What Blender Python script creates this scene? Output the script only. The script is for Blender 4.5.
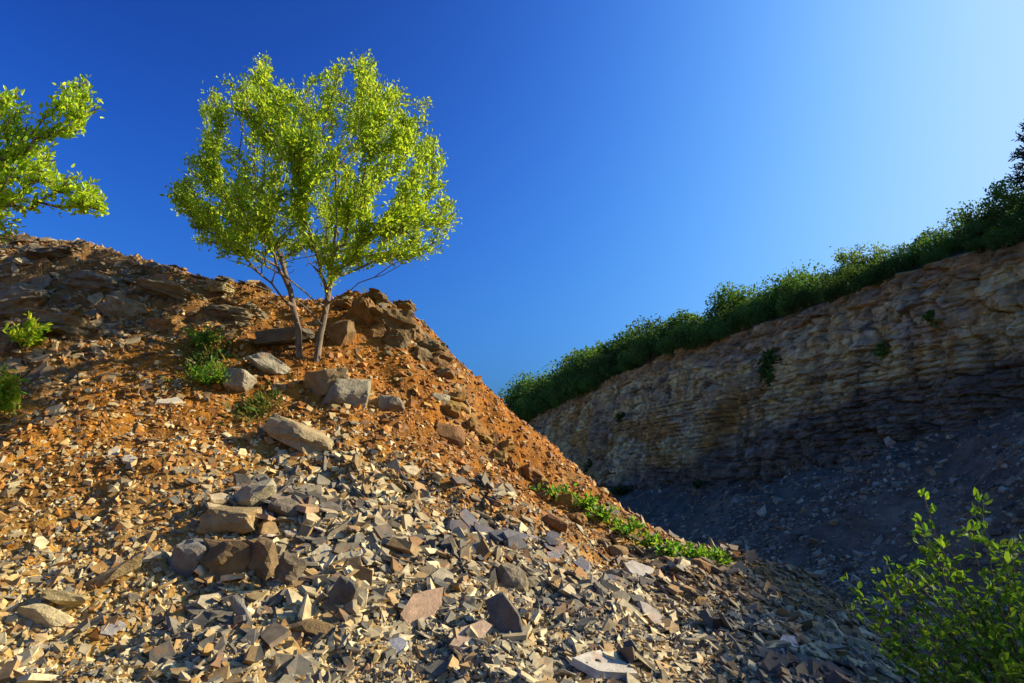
import bpy, bmesh, math, random
import numpy as np
from mathutils import Vector

# ------------------------------------------------------------------ camera, sky, sun, exposure
scene = bpy.context.scene
for o in list(bpy.data.objects):
    bpy.data.objects.remove(o)
COL = scene.collection
R = math.radians

PITCH = R(13.0)
FPX = 683.0                                   # focal length in pixels (24 mm on 36 mm, 1024 px wide)
cam_d = bpy.data.cameras.new('camera')
cam_d.lens = 24.0
cam_d.sensor_width = 36.0
cam_d.clip_start = 0.05
cam_d.clip_end = 8000.0
cam = bpy.data.objects.new('camera', cam_d)
COL.objects.link(cam)
cam.location = (0, 0, 0)
cam.rotation_euler = (R(90) + PITCH, 0, 0)
scene.camera = cam

EXPOSURE = 0.95
SUN_AZ, SUN_EL = R(82.0), R(28.5)             # azimuth from +Y towards +X
world = bpy.data.worlds.new('World')
scene.world = world
world.use_nodes = True
wn = world.node_tree.nodes
wl = world.node_tree.links
wn.clear()
sky = wn.new('ShaderNodeTexSky')
sky.sky_type = 'NISHITA'
sky.sun_disc = False
sky.sun_elevation = SUN_EL
sky.sun_rotation = SUN_AZ
sky.air_density = 1.0
sky.dust_density = 6.0
sky.ozone_density = 4.0
sky_bg = wn.new('ShaderNodeBackground')
sky_bg.inputs['Strength'].default_value = 0.10
sky_out = wn.new('ShaderNodeOutputWorld')
# the photograph's deep, contrasty blue: one tone curve per channel, the same over the whole sky
sep = wn.new('ShaderNodeSeparateColor')
cmb = wn.new('ShaderNodeCombineColor')
wl.new(sky.outputs['Color'], sep.inputs['Color'])
def sky_math(op, x, y):
    nd = wn.new('ShaderNodeMath'); nd.operation = op
    for k, v in enumerate((x, y)):
        if isinstance(v, (int, float)): nd.inputs[k].default_value = v
        else: wl.new(v, nd.inputs[k])
    return nd.outputs[0]
for ch, top, knee, power in (('Red', .57, .285, 2.8), ('Green', .82, .246, 3.15), ('Blue', 1.3, .264, 3.6)):
    q = sky_math('POWER', sky_math('MULTIPLY', sep.outputs[ch], .1 / knee), power)
    q = sky_math('DIVIDE', q, sky_math('ADD', q, 1.0))
    wl.new(sky_math('MULTIPLY', q, top * 10 / 2 ** EXPOSURE), cmb.inputs[ch])
wl.new(cmb.outputs['Color'], sky_bg.inputs['Color'])
wl.new(sky_bg.outputs['Background'], sky_out.inputs['Surface'])

sun_d = bpy.data.lights.new('sun', 'SUN')
sun_d.energy = 5.0
sun_d.angle = R(0.5)
sun_d.color = (1.0, 0.85, 0.62)
sun = bpy.data.objects.new('sun', sun_d)
COL.objects.link(sun)
SUN_DIR = Vector((math.sin(SUN_AZ) * math.cos(SUN_EL), math.cos(SUN_AZ) * math.cos(SUN_EL), math.sin(SUN_EL)))
sun.rotation_euler = SUN_DIR.to_track_quat('Z', 'Y').to_euler()
sun.location = SUN_DIR * 60

vs = scene.view_settings
vs.view_transform = 'Standard'
vs.look = 'None'
vs.gamma = 1.0
vs.exposure = EXPOSURE
vs.use_curve_mapping = False
scene.render.engine = 'CYCLES'
scene.cycles.max_bounces = 6
scene.cycles.transparent_max_bounces = 8

# ------------------------------------------------------------------ helpers
rng = np.random.default_rng(7)
random.seed(7)

def ray(px, py):
    X = (px - 512) / FPX
    Yc = (341.5 - py) / FPX
    c, s = math.cos(PITCH), math.sin(PITCH)
    return np.array([X, c - Yc * s, s + Yc * c])

def at(px, py, Y):
    d = ray(px, py)
    return d * (Y / d[1])

def _hash(ix, iy, iz, seed):
    h = (ix.astype(np.int64) * 374761393 + iy.astype(np.int64) * 668265263 + iz.astype(np.int64) * 2147483647 + seed * 974634777) & 0xffffffff
    h = ((h ^ (h >> 13)) * 1274126177) & 0xffffffff
    h = ((h ^ (h >> 16)) * 2246822519) & 0xffffffff
    h = h ^ (h >> 15)
    return (h & 0xffffff) / float(0xffffff)

def vnoise2(x, y, seed=0):
    ix, iy = np.floor(x), np.floor(y)
    fx, fy = x - ix, y - iy
    fx = fx * fx * fx * (fx * (fx * 6 - 15) + 10)
    fy = fy * fy * fy * (fy * (fy * 6 - 15) + 10)
    z = np.zeros_like(ix)
    a = _hash(ix, iy, z, seed); b = _hash(ix + 1, iy, z, seed)
    c = _hash(ix, iy + 1, z, seed); d = _hash(ix + 1, iy + 1, z, seed)
    return (a * (1 - fx) + b * fx) * (1 - fy) + (c * (1 - fx) + d * fx) * fy * 1.0

def fbm2(x, y, oct=4, seed=0, gain=0.5):
    r = 0.0; a = 1.0; t = 0.0
    for i in range(oct):
        c, s = math.cos(i * 1.3 + .4), math.sin(i * 1.3 + .4)
        r = r + a * (vnoise2((x * c - y * s) * 2 ** i + 17.3 * i, (x * s + y * c) * 2 ** i - 9.1 * i, seed + i) - .5)
        t += a; a *= gain
    return r / t * 2.0                         # about -1..1

def vnoise3(p, seed=0):
    ip = np.floor(p); f = p - ip
    f = f * f * (3 - 2 * f)
    r = 0
    for dx in (0, 1):
        for dy in (0, 1):
            for dz in (0, 1):
                w = (f[:, 0] if dx else 1 - f[:, 0]) * (f[:, 1] if dy else 1 - f[:, 1]) * (f[:, 2] if dz else 1 - f[:, 2])
                r = r + w * _hash(ip[:, 0] + dx, ip[:, 1] + dy, ip[:, 2] + dz, seed)
    return r

def smooth(a, b, x):
    t = np.clip((x - a) / (b - a), 0, 1)
    return t * t * (3 - 2 * t)

def mk_mesh(name, V, polys, mat=None, col=None, smooth_shade=False, colname='col'):
    V = np.ascontiguousarray(V, dtype=np.float32)
    me = bpy.data.meshes.new(name)
    me.vertices.add(len(V))
    me.vertices.foreach_set('co', V.ravel())
    li = np.concatenate([np.asarray(F, dtype=np.int32).ravel() for F in polys])
    lt = np.concatenate([np.full(len(F), np.asarray(F).shape[1], dtype=np.int32) for F in polys])
    ls = np.zeros(len(lt), dtype=np.int32); ls[1:] = np.cumsum(lt)[:-1]
    me.loops.add(len(li)); me.loops.foreach_set('vertex_index', li)
    me.polygons.add(len(lt)); me.polygons.foreach_set('loop_start', ls)
    me.polygons.foreach_set('use_smooth', np.full(len(lt), smooth_shade))
    if col is not None:
        a = me.attributes.new(colname, 'FLOAT_COLOR', 'POINT')
        c4 = np.ones((len(V), 4), dtype=np.float32); c4[:, :3] = col
        a.data.foreach_set('color', c4.ravel())
    me.update(calc_edges=True)
    me.validate()
    if mat: me.materials.append(mat)
    return me

def link(name, me, parent=None, loc=None):
    o = bpy.data.objects.new(name, me)
    COL.objects.link(o)
    if parent is not None: o.parent = parent
    if loc is not None: o.location = loc
    return o

def empty(name, loc):
    o = bpy.data.objects.new(name, None)
    COL.objects.link(o)
    o.location = loc
    o.empty_display_size = 0.2
    return o

def tag(o, label=None, cat=None, group=None, kind=None):
    if label: o['label'] = label
    if cat: o['category'] = cat
    if group: o['group'] = group
    if kind: o['kind'] = kind
    return o

def copy_tree(o, parent=None):
    c = o.copy(); COL.objects.link(c); c.parent = parent
    for ch in list(o.children):
        copy_tree(ch, c)
    return c

# ------------------------------------------------------------------ materials
def new_mat(name):
    m = bpy.data.materials.new(name); m.use_nodes = True
    n = m.node_tree.nodes; l = m.node_tree.links
    n.clear()
    out = n.new('ShaderNodeOutputMaterial')
    return m, n, l, out

def stone_mat(name, source, scale=9.0, rough=0.72, bump=0.35, spec=0.35, dist=0.02, mott=0.55, stain=.55):
    m, n, l, out = new_mat(name)
    bs = n.new('ShaderNodeBsdfPrincipled')
    bs.inputs['Roughness'].default_value = rough
    bs.inputs['Specular IOR Level'].default_value = spec
    if source == 'object':
        src = n.new('ShaderNodeObjectInfo'); csock = src.outputs['Color']
    else:
        src = n.new('ShaderNodeAttribute'); src.attribute_name = 'col'; csock = src.outputs['Color']
    geo = n.new('ShaderNodeNewGeometry')
    nz = n.new('ShaderNodeTexNoise'); nz.inputs['Scale'].default_value = scale
    nz.inputs['Detail'].default_value = 7.0; nz.inputs['Roughness'].default_value = .65
    l.new(geo.outputs['Position'], nz.inputs['Vector'])
    mr = n.new('ShaderNodeMapRange'); mr.inputs['From Min'].default_value = .3; mr.inputs['From Max'].default_value = .7
    mr.inputs['To Min'].default_value = mott; mr.inputs['To Max'].default_value = 1.25
    l.new(nz.outputs['Fac'], mr.inputs['Value'])
    mul = n.new('ShaderNodeMixRGB'); mul.blend_type = 'MULTIPLY'; mul.inputs['Fac'].default_value = 1.0
    l.new(csock, mul.inputs['Color1']); l.new(mr.outputs['Result'], mul.inputs['Color2'])
    # rust stains with a shape of their own
    n2 = n.new('ShaderNodeTexNoise'); n2.inputs['Scale'].default_value = scale * .45; n2.inputs['Detail'].default_value = 4
    l.new(geo.outputs['Position'], n2.inputs['Vector'])
    m2 = n.new('ShaderNodeMapRange'); m2.inputs['From Min'].default_value = .56; m2.inputs['From Max'].default_value = .7
    m2.inputs['To Max'].default_value = stain
    l.new(n2.outputs['Fac'], m2.inputs['Value'])
    st = n.new('ShaderNodeMixRGB'); st.blend_type = 'MIX'
    st.inputs['Color2'].default_value = (.30, .135, .035, 1)
    l.new(m2.outputs['Result'], st.inputs['Fac']); l.new(mul.outputs['Color'], st.inputs['Color1'])
    l.new(st.outputs['Color'], bs.inputs['Base Color'])
    n3 = n.new('ShaderNodeTexNoise'); n3.inputs['Scale'].default_value = scale * 4.5; n3.inputs['Detail'].default_value = 5
    n3.inputs['Roughness'].default_value = .7
    l.new(geo.outputs['Position'], n3.inputs['Vector'])
    bp = n.new('ShaderNodeBump'); bp.inputs['Strength'].default_value = bump; bp.inputs['Distance'].default_value = dist
    l.new(n3.outputs['Fac'], bp.inputs['Height']); l.new(bp.outputs['Normal'], bs.inputs['Normal'])
    l.new(bs.outputs['BSDF'], out.inputs['Surface'])
    return m

def leaf_mat(name, base, trans, var=.0, tfac=.5, rough=.5):
    m, n, l, out = new_mat(name)
    at_ = n.new('ShaderNodeAttribute'); at_.attribute_name = 'col'
    oi = n.new('ShaderNodeObjectInfo'); om = n.new('ShaderNodeMapRange')
    om.inputs['To Min'].default_value = 1 - var; om.inputs['To Max'].default_value = 1 + var
    l.new(oi.outputs['Random'], om.inputs['Value'])
    om2 = n.new('ShaderNodeMixRGB'); om2.blend_type = 'MULTIPLY'; om2.inputs['Fac'].default_value = 1
    l.new(at_.outputs['Color'], om2.inputs['Color1']); l.new(om.outputs['Result'], om2.inputs['Color2'])
    def tinted(c):
        mx = n.new('ShaderNodeMixRGB'); mx.blend_type = 'MULTIPLY'; mx.inputs['Fac'].default_value = 1
        mx.inputs['Color1'].default_value = (*c, 1)
        l.new(om2.outputs['Color'], mx.inputs['Color2'])
        return mx.outputs['Color']
    bs = n.new('ShaderNodeBsdfPrincipled'); bs.inputs['Roughness'].default_value = rough
    bs.inputs['Specular IOR Level'].default_value = .3
    tr = n.new('ShaderNodeBsdfTranslucent')
    l.new(tinted(base), bs.inputs['Base Color']); l.new(tinted(trans), tr.inputs['Color'])
    mx = n.new('ShaderNodeMixShader'); mx.inputs['Fac'].default_value = tfac
    l.new(bs.outputs['BSDF'], mx.inputs[1]); l.new(tr.outputs['BSDF'], mx.inputs[2])
    l.new(mx.outputs['Shader'], out.inputs['Surface'])
    return m

def bark_mat(name, c1, c2):
    m, n, l, out = new_mat(name)
    bs = n.new('ShaderNodeBsdfPrincipled'); bs.inputs['Roughness'].default_value = .85
    geo = n.new('ShaderNodeNewGeometry')
    mp = n.new('ShaderNodeMapping'); mp.inputs['Scale'].default_value = (30, 30, 6)
    l.new(geo.outputs['Position'], mp.inputs['Vector'])
    nz = n.new('ShaderNodeTexNoise'); nz.inputs['Scale'].default_value = 1.0; nz.inputs['Detail'].default_value = 5
    l.new(mp.outputs['Vector'], nz.inputs['Vector'])
    cr = n.new('ShaderNodeValToRGB')
    cr.color_ramp.elements[0].position = .35; cr.color_ramp.elements[0].color = (*c1, 1)
    cr.color_ramp.elements[1].position = .68; cr.color_ramp.elements[1].color = (*c2, 1)
    l.new(nz.outputs['Fac'], cr.inputs['Fac']); l.new(cr.outputs['Color'], bs.inputs['Base Color'])
    bp = n.new('ShaderNodeBump'); bp.inputs['Strength'].default_value = .6; bp.inputs['Distance'].default_value = .01
    l.new(nz.outputs['Fac'], bp.inputs['Height']); l.new(bp.outputs['Normal'], bs.inputs['Normal'])
    l.new(bs.outputs['BSDF'], out.inputs['Surface'])
    return m

M_soil = stone_mat('rust_soil', 'attr', scale=5.0, rough=.95, bump=.9, spec=.1, dist=.03, mott=.6)
M_stone = stone_mat('loose_stone', 'attr', scale=14.0, rough=.66, bump=.35, spec=.35, dist=.008)
M_slab = stone_mat('slate_piece', 'object', scale=11.0, rough=.62, bump=.5, spec=.4, dist=.012, mott=.6)
M_rock = stone_mat('boulder_rock', 'object', scale=7.0, rough=.75, bump=.9, spec=.3, dist=.025, mott=.5)
M_floor = stone_mat('quarry_floor', 'attr', scale=2.0, rough=.9, bump=.9, spec=.2, dist=.12, mott=.6, stain=.2)
M_cliff = stone_mat('cliff_rock', 'attr', scale=2.2, rough=.9, bump=1.0, spec=.15, dist=.25, mott=.7, stain=.12)
M_bark = bark_mat('bark', (.07, .052, .035), (.21, .165, .115))
M_stem = bark_mat('green_stem', (.06, .055, .02), (.15, .12, .05))
M_leaf = leaf_mat('willow_leaf', (.18, .28, .02), (.56, .72, .035), tfac=.55)
M_leafB = leaf_mat('bush_leaf', (.085, .19, .018), (.26, .46, .025), tfac=.5)
M_leafC = leaf_mat('thicket_leaf', (.055, .125, .022), (.13, .25, .02), tfac=.35, rough=.6, var=.45)
M_leafC2 = leaf_mat('thicket_leaf_sun_tint', (.065, .13, .016), (.22, .34, .02), tfac=.45, rough=.6)  # thicket leaf with sunlight painted in as a yellower, brighter tint
M_leafP = leaf_mat('pine_needle', (.018, .04, .018), (.02, .05, .015), tfac=.1, rough=.7)
M_grass = leaf_mat('grass_blade', (.09, .17, .02), (.20, .34, .03), tfac=.4)

# ------------------------------------------------------------------ scree slope height field
CP = []
for px, py, Y in [
        (0, 683, 4.6), (256, 683, 4.6), (512, 683, 4.8), (700, 683, 5.0), (900, 690, 5.6),
        (0, 600, 5.35), (256, 600, 5.45), (512, 600, 5.9), (660, 610, 6.3), (768, 620, 6.8),
        (0, 500, 6.6), (130, 500, 6.65), (256, 500, 6.9), (400, 500, 7.3), (512, 510, 8.0), (600, 545, 8.4), (690, 580, 8.2),
        (0, 400, 8.3), (130, 400, 8.35), (256, 400, 8.7), (380, 400, 9.3), (440, 420, 9.6),
        (0, 330, 9.8), (130, 330, 9.8), (220, 335, 10.0), (310, 357, 9.7), (370, 340, 10.4),
        (0, 290, 10.7), (130, 292, 10.7), (250, 310, 10.8),
        (-300, 600, 5.2), (-300, 450, 6.8), (-300, 320, 9.5), (-300, 240, 11.8)]:
    CP.append(at(px, py, Y))
ridge = [(-300, 232, 12.4), (-120, 238, 12.3), (0, 246, 12.1), (45, 244, 12.0), (100, 253, 11.8), (150, 262, 11.7), (200, 275, 11.6), (260, 292, 11.5),
         (320, 297, 11.6), (375, 300, 11.5), (410, 318, 11.4), (440, 346, 11.3), (490, 398, 11.2),
         (560, 458, 11.0), (620, 507, 10.7), (670, 543, 10.2), (720, 560, 9.8), (790, 578, 9.2), (850, 605, 8.4), (890, 640, 7.5)]
for px, py, Y in ridge:
    p = at(px, py, Y); CP.append(p)
    d = ray(px, py); d = d / np.linalg.norm(d)
    side = np.array([0.35, 0, 0]) if px > 400 else np.zeros(3)
    CP.append(p + d * 1.3 + np.array([0, 0, -.45]) + side)
    CP.append(p + d * 4.5 + np.array([0, 0, -3.0]) + side * 5)
    CP.append(p + d * 9.0 + np.array([0, 0, -7.0]) + side * 10)
CP += [np.array(v) for v in [(0, 0, -1.62), (-2, 1.5, -1.5), (2, 1.5, -1.75), (-6, 2, -1.0), (5, 3, -2.3), (4, 5.2, -2.05), (6, 6, -3.2),
                             (-9, 0, -1.0), (0, -4, -1.9), (5, -3, -2.4), (8, 2, -3.4), (7, 10, -4.2), (9, 14, -6)]]
CP = np.array(CP)
def _tps(r2): return np.where(r2 > 1e-9, 0.5 * r2 * np.log(np.maximum(r2, 1e-9)), 0)
_n = len(CP)
_K = _tps(((CP[:, None, :2] - CP[None, :, :2]) ** 2).sum(-1)) + np.eye(_n) * 0.02
_P = np.c_[np.ones(_n), CP[:, :2]]
_A = np.block([[_K, _P], [_P.T, np.zeros((3, 3))]])
_W = np.linalg.solve(_A, np.r_[CP[:, 2], 0, 0, 0])
def base_h(x, y):
    x = np.asarray(x, float); y = np.asarray(y, float)
    sh = x.shape; x = x.ravel(); y = y.ravel()
    r = np.empty_like(x)
    for i in range(0, len(x), 60000):
        xs, ys = x[i:i + 60000], y[i:i + 60000]
        r2 = (xs[:, None] - CP[None, :, 0]) ** 2 + (ys[:, None] - CP[None, :, 1]) ** 2
        r[i:i + 60000] = _tps(r2) @ _W[:_n] + _W[_n] + _W[_n + 1] * xs + _W[_n + 2] * ys
    edge = smooth(-24, -17, x) * smooth(29, 23, y) * smooth(-12, -7, y) * smooth(13, 9, x)
    r = np.maximum(r, -7.5)
    return (r * edge + -7.5 * (1 - edge)).reshape(sh)

def heap_h(x, y, fine=True):
    b = base_h(x, y)
    wx = x + .35 * fbm2(x * .7, y * .7, 2, 31); wy = y + .35 * fbm2(x * .7, y * .7, 2, 37)
    h = b + .21 * fbm2(wx * .8, wy * .8, 3, 1) + .075 * fbm2(wx * 2.6, wy * 2.6, 3, 5)
    # crumbly ledges that follow the bedding
    lz = (b + .10 * x + .25 * fbm2(x * .9, y * .9, 3, 9)) / .34
    led = (lz - np.floor(lz)); led = smooth(.0, .45, led) - led
    amp = .05 + .16 * smooth(2.4, 3.4, b)
    h = h + amp * led
    if fine:
        h = h + .034 * fbm2(x * 7, y * 7, 3, 13) + .012 * fbm2(x * 24, y * 24, 2, 19)
    return h

def heap_n(x, y, e=.12):
    hx = (base_h(x + e, y) - base_h(x - e, y)) / (2 * e)
    hy = (base_h(x, y + e) - base_h(x, y - e)) / (2 * e)
    n = np.stack([-hx, -hy, np.ones_like(hx)], -1)
    return n / np.linalg.norm(n, axis=-1, keepdims=True)

def spot(px, py):
    d = ray(px, py); d = d / d[1]
    t = np.linspace(2.5, 20, 1400)
    z = heap_h(d[0] * t, t)
    k = np.nonzero(d[2] * t < z)[0]
    if len(k) == 0: return d * 13.0
    Y = t[k[0]]
    return np.array([d[0] * Y, Y, heap_h(np.array([d[0] * Y]), np.array([Y]))[0]])

# colour and rubble zones: rust soil, golden gravel, grey slate, brown fines, dark outcrop
RUST, GOLD, GREY, BROWN, DARK, CLAY = range(6)
zs = {RUST: [(60, 410), (150, 425), (120, 465), (230, 450), (40, 450), (180, 480), (205, 330), (275, 312), (150, 360), (80, 360), (360, 425), (160, 535), (450, 462), (520, 500)],
      CLAY: [(430, 365), (470, 420), (520, 455), (565, 482), (605, 505), (420, 345), (350, 325), (400, 410), (480, 450), (500, 430), (540, 475), (300, 330), (455, 390), (330, 405)],
      GOLD: [(20, 515), (100, 510), (60, 575), (30, 660), (250, 650), (305, 635), (190, 625), (330, 465), (300, 470), (130, 590), (20, 600), (240, 610), (90, 540)],
      GREY: [(300, 500), (380, 500), (450, 530), (420, 580), (500, 600), (580, 580), (650, 605), (560, 650), (450, 650), (700, 645), (390, 640), (620, 565),
             (760, 630), (830, 645), (260, 525), (880, 665), (160, 655), (340, 550), (530, 540), (330, 680), (230, 500)],
      BROWN: [(770, 590), (820, 605), (720, 580), (640, 545), (590, 525)],
      DARK: [(20, 275), (100, 285), (40, 320), (160, 288), (220, 292), (400, 322), (0, 300), (-200, 280), (130, 315), (500, 545)]}
ZP, ZK = [], []
for k, v in zs.items():
    for p in v:
        ZP.append(spot(*p)); ZK.append(k)
ZP = np.array(ZP); ZK = np.array(ZK)
ZS = np.maximum(.35, .085 * np.linalg.norm(ZP, axis=1))
def zones(P):
    """weights (n,5) of the five kinds of rubble at points P"""
    W = np.empty((len(P), 6))
    for i in range(0, len(P), 50000):
        q = P[i:i + 50000]
        qx = q[:, 0] + .45 * fbm2(q[:, 0] * 1.1, q[:, 1] * 1.1, 3, 41)
        qy = q[:, 1] + .45 * fbm2(q[:, 0] * 1.1, q[:, 1] * 1.1, 3, 47)
        d2 = (qx[:, None] - ZP[None, :, 0]) ** 2 + (qy[:, None] - ZP[None, :, 1]) ** 2 + .6 * (q[:, 2][:, None] - ZP[None, :, 2]) ** 2
        w = np.exp(-d2 / (2 * ZS ** 2)) + 1e-6 / (1 + d2)
        for k in range(6):
            W[i:i + 50000, k] = w[:, ZK == k].sum(1)
    return W / W.sum(1, keepdims=True)

SOILC = np.array([(.33, .138, .017), (.44, .265, .062), (.24, .16, .065), (.31, .18, .05), (.22, .125, .042), (.30, .118, .018)])

# polar sheet, finer towards the part of the slope that faces the quarry
ang = np.concatenate([np.linspace(-180, -46, 70, endpoint=False), np.linspace(-46, 42, 560, endpoint=False), np.linspace(42, 180, 70, endpoint=False)])
ang = np.radians(ang)
rad = np.concatenate([[0.0], np.geomspace(.8, 3.5, 24, endpoint=False), np.geomspace(3.5, 17.5, 280, endpoint=False), np.geomspace(17.5, 34, 16)])
AA, RR = np.meshgrid(ang, rad)
HX, HY = RR * np.sin(AA), RR * np.cos(AA)
HZ = heap_h(HX, HY)
V = np.stack([HX, HY, HZ], -1).reshape(-1, 3)
na, nr = len(ang), len(rad)
def grid_faces(nr, na, wrap):
    i = np.arange(nr - 1)[:, None]; j = np.arange(na if wrap else na - 1)[None, :]
    j2 = (j + 1) % na
    return np.stack([i * na + j, (i + 1) * na + j, (i + 1) * na + j2, i * na + j2], -1).reshape(-1, 4)
W5 = zones(V)
soil = W5 @ SOILC
pt = fbm2(V[:, 0] * .9, V[:, 1] * .9, 4, 63); pt2 = fbm2(V[:, 0] * 1.7 + 9, V[:, 1] * 1.7, 3, 65)
soil = soil + (np.array((.40, .27, .11)) - soil) * (smooth(.12, .5, pt) * .55)[:, None]
soil = soil + (np.array((.16, .075, .022)) - soil) * (smooth(.15, .5, pt2) * .6)[:, None]
soil *= (1 + .55 * fbm2(V[:, 0] * 3, V[:, 1] * 3, 4, 61))[:, None]
scree = link('scree_slope', mk_mesh('scree_slope', V, [grid_faces(nr, na, True)[:, ::-1]], M_soil, np.clip(soil, .01, .9)))
tag(scree, kind='structure')

# ------------------------------------------------------------------ quarry cliff path and floor
PATH = np.array([(-40, 175), (-12, 128), (-2, 105), (3.6, 83), (7, 64), (9.9, 51), (14.6, 39), (17.4, 32), (20.3, 25.4), (25, 13), (31, -2), (36, -14), (44, -32), (60, -60)], float)
def resample(P, step):
    d = np.r_[0, np.cumsum(np.linalg.norm(np.diff(P, axis=0), axis=1))]
    s = np.arange(0, d[-1], step)
    Q = np.c_[np.interp(s, d, P[:, 0]), np.interp(s, d, P[:, 1])]
    k = max(3, int(9 / step)) | 1
    pad = k // 2
    Qp = np.r_[Q[:1].repeat(pad, 0), Q, Q[-1:].repeat(pad, 0)]
    return np.c_[np.convolve(Qp[:, 0], np.ones(k) / k, 'valid'), np.convolve(Qp[:, 1], np.ones(k) / k, 'valid')], s
PQ, PS = resample(PATH, .6)
_t = np.gradient(PQ, axis=0); _t /= np.linalg.norm(_t, axis=1, keepdims=True)
PN = np.c_[_t[:, 1], -_t[:, 0]]               # points into the quarry
FOOT_Y = [-60, 0, 10, 25, 38, 56, 83, 180]; FOOT_Z = [3.2, 3.4, 3.4, 2.8, 1.0, .3, .1, 0]
def foot_z(y): return np.interp(y, FOOT_Y, FOOT_Z)
def lip_z(y): return np.interp(y, [-60, 2, 7, 12.5, 18, 26, 60, 180], [11.4, 11.4, 11.0, 9.9, 10.1, 10.1, 10, 9.5])  # out-of-view stretch near the camera is shaped to throw the foreground shadow
def cliff_dist(x, y):
    """signed distance in front of the lip, and the y of the nearest path point"""
    x = x.ravel(); y = y.ravel()
    dd = np.empty(len(x)); ky = np.empty(len(x))
    C = PQ[::3]; N = PN[::3]
    for i in range(0, len(x), 20000):
        d2 = (x[i:i + 20000, None] - C[:, 0]) ** 2 + (y[i:i + 20000, None] - C[:, 1]) ** 2
        k = d2.argmin(1)
        dd[i:i + 20000] = (x[i:i + 20000] - C[k, 0]) * N[k, 0] + (y[i:i + 20000] - C[k, 1]) * N[k, 1]
        ky[i:i + 20000] = C[k, 1]
    return dd, ky
FLOOR = -2.9
def ground_h(x, y):
    sh = x.shape
    d, ky = cliff_dist(x, y)
    x = x.ravel(); y = y.ravel()
    hf = foot_z(ky) - FLOOR
    w = hf * 2.3
    t = np.clip(1 - (d - 2.2) / w, 0, 1.15)
    t = np.where(t < .35, t * t / .7, t - .175) / .825
    z = FLOOR + hf * t * (1 + .10 * fbm2(x * .25, y * .25, 3, 71))
    far = smooth(120, 400, np.hypot(x, y))
    z = z + (1 - far) * (.25 * fbm2(x * .16, y * .16, 3, 73) + .12 * fbm2(x * .9, y * .9, 4, 77) + .5 * smooth(.0, .6, t) * fbm2(x * .45, y * .45, 3, 75)) + far * 6 * fbm2(x * .004, y * .004, 3, 79)
    return z.reshape(sh)
ang = np.radians(np.concatenate([np.linspace(-180, -15, 60, endpoint=False), np.linspace(-15, 44, 380, endpoint=False), np.linspace(44, 180, 60, endpoint=False)]))
rad = np.concatenate([[0.0], np.geomspace(2, 9, 12, endpoint=False), np.geomspace(9, 90, 190, endpoint=False), np.geomspace(90, 4000, 40)])
AA, RR = np.meshgrid(ang, rad)
GX, GY = RR * np.sin(AA), RR * np.cos(AA)
GZ = ground_h(GX, GY)
V = np.stack([GX, GY, GZ], -1).reshape(-1, 3)
gd, gky = cliff_dist(V[:, 0], V[:, 1])
mixn = fbm2(V[:, 0] * .22, V[:, 1] * .22, 4, 83)
gc = np.array((.15, .127, .085)) * (1 - smooth(.05, .5, mixn))[:, None] + np.array((.27, .17, .09)) * smooth(.05, .5, mixn)[:, None]
brn = (smooth(14, 5, gd) * smooth(34, 22, gky) * .7)[:, None]
gc = gc * (1 - brn) + np.array((.32, .19, .10)) * brn
gc *= (1 + .7 * fbm2(V[:, 0] * 1.3, V[:, 1] * 1.3, 4, 87, .65))[:, None]
bounce_floor = smooth(20, 26, gd)[:, None]
gc = gc * (1 - bounce_floor) + np.array((.58, .49, .34)) * (1 + .2 * fbm2(V[:, 0] * .4, V[:, 1] * .4, 3, 89))[:, None] * bounce_floor   # hidden open floor, pale colour added to bounce sunlight onto the cliff
farg = smooth(110, 220, np.hypot(V[:, 0], V[:, 1]))[:, None]
gc = gc * (1 - farg) + np.array((.07, .10, .03)) * farg
ground = link('ground', mk_mesh('ground', V, [grid_faces(len(rad), len(ang), True)[:, ::-1]], M_floor, np.clip(gc, .01, .9)))
tag(ground, kind='structure')

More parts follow.
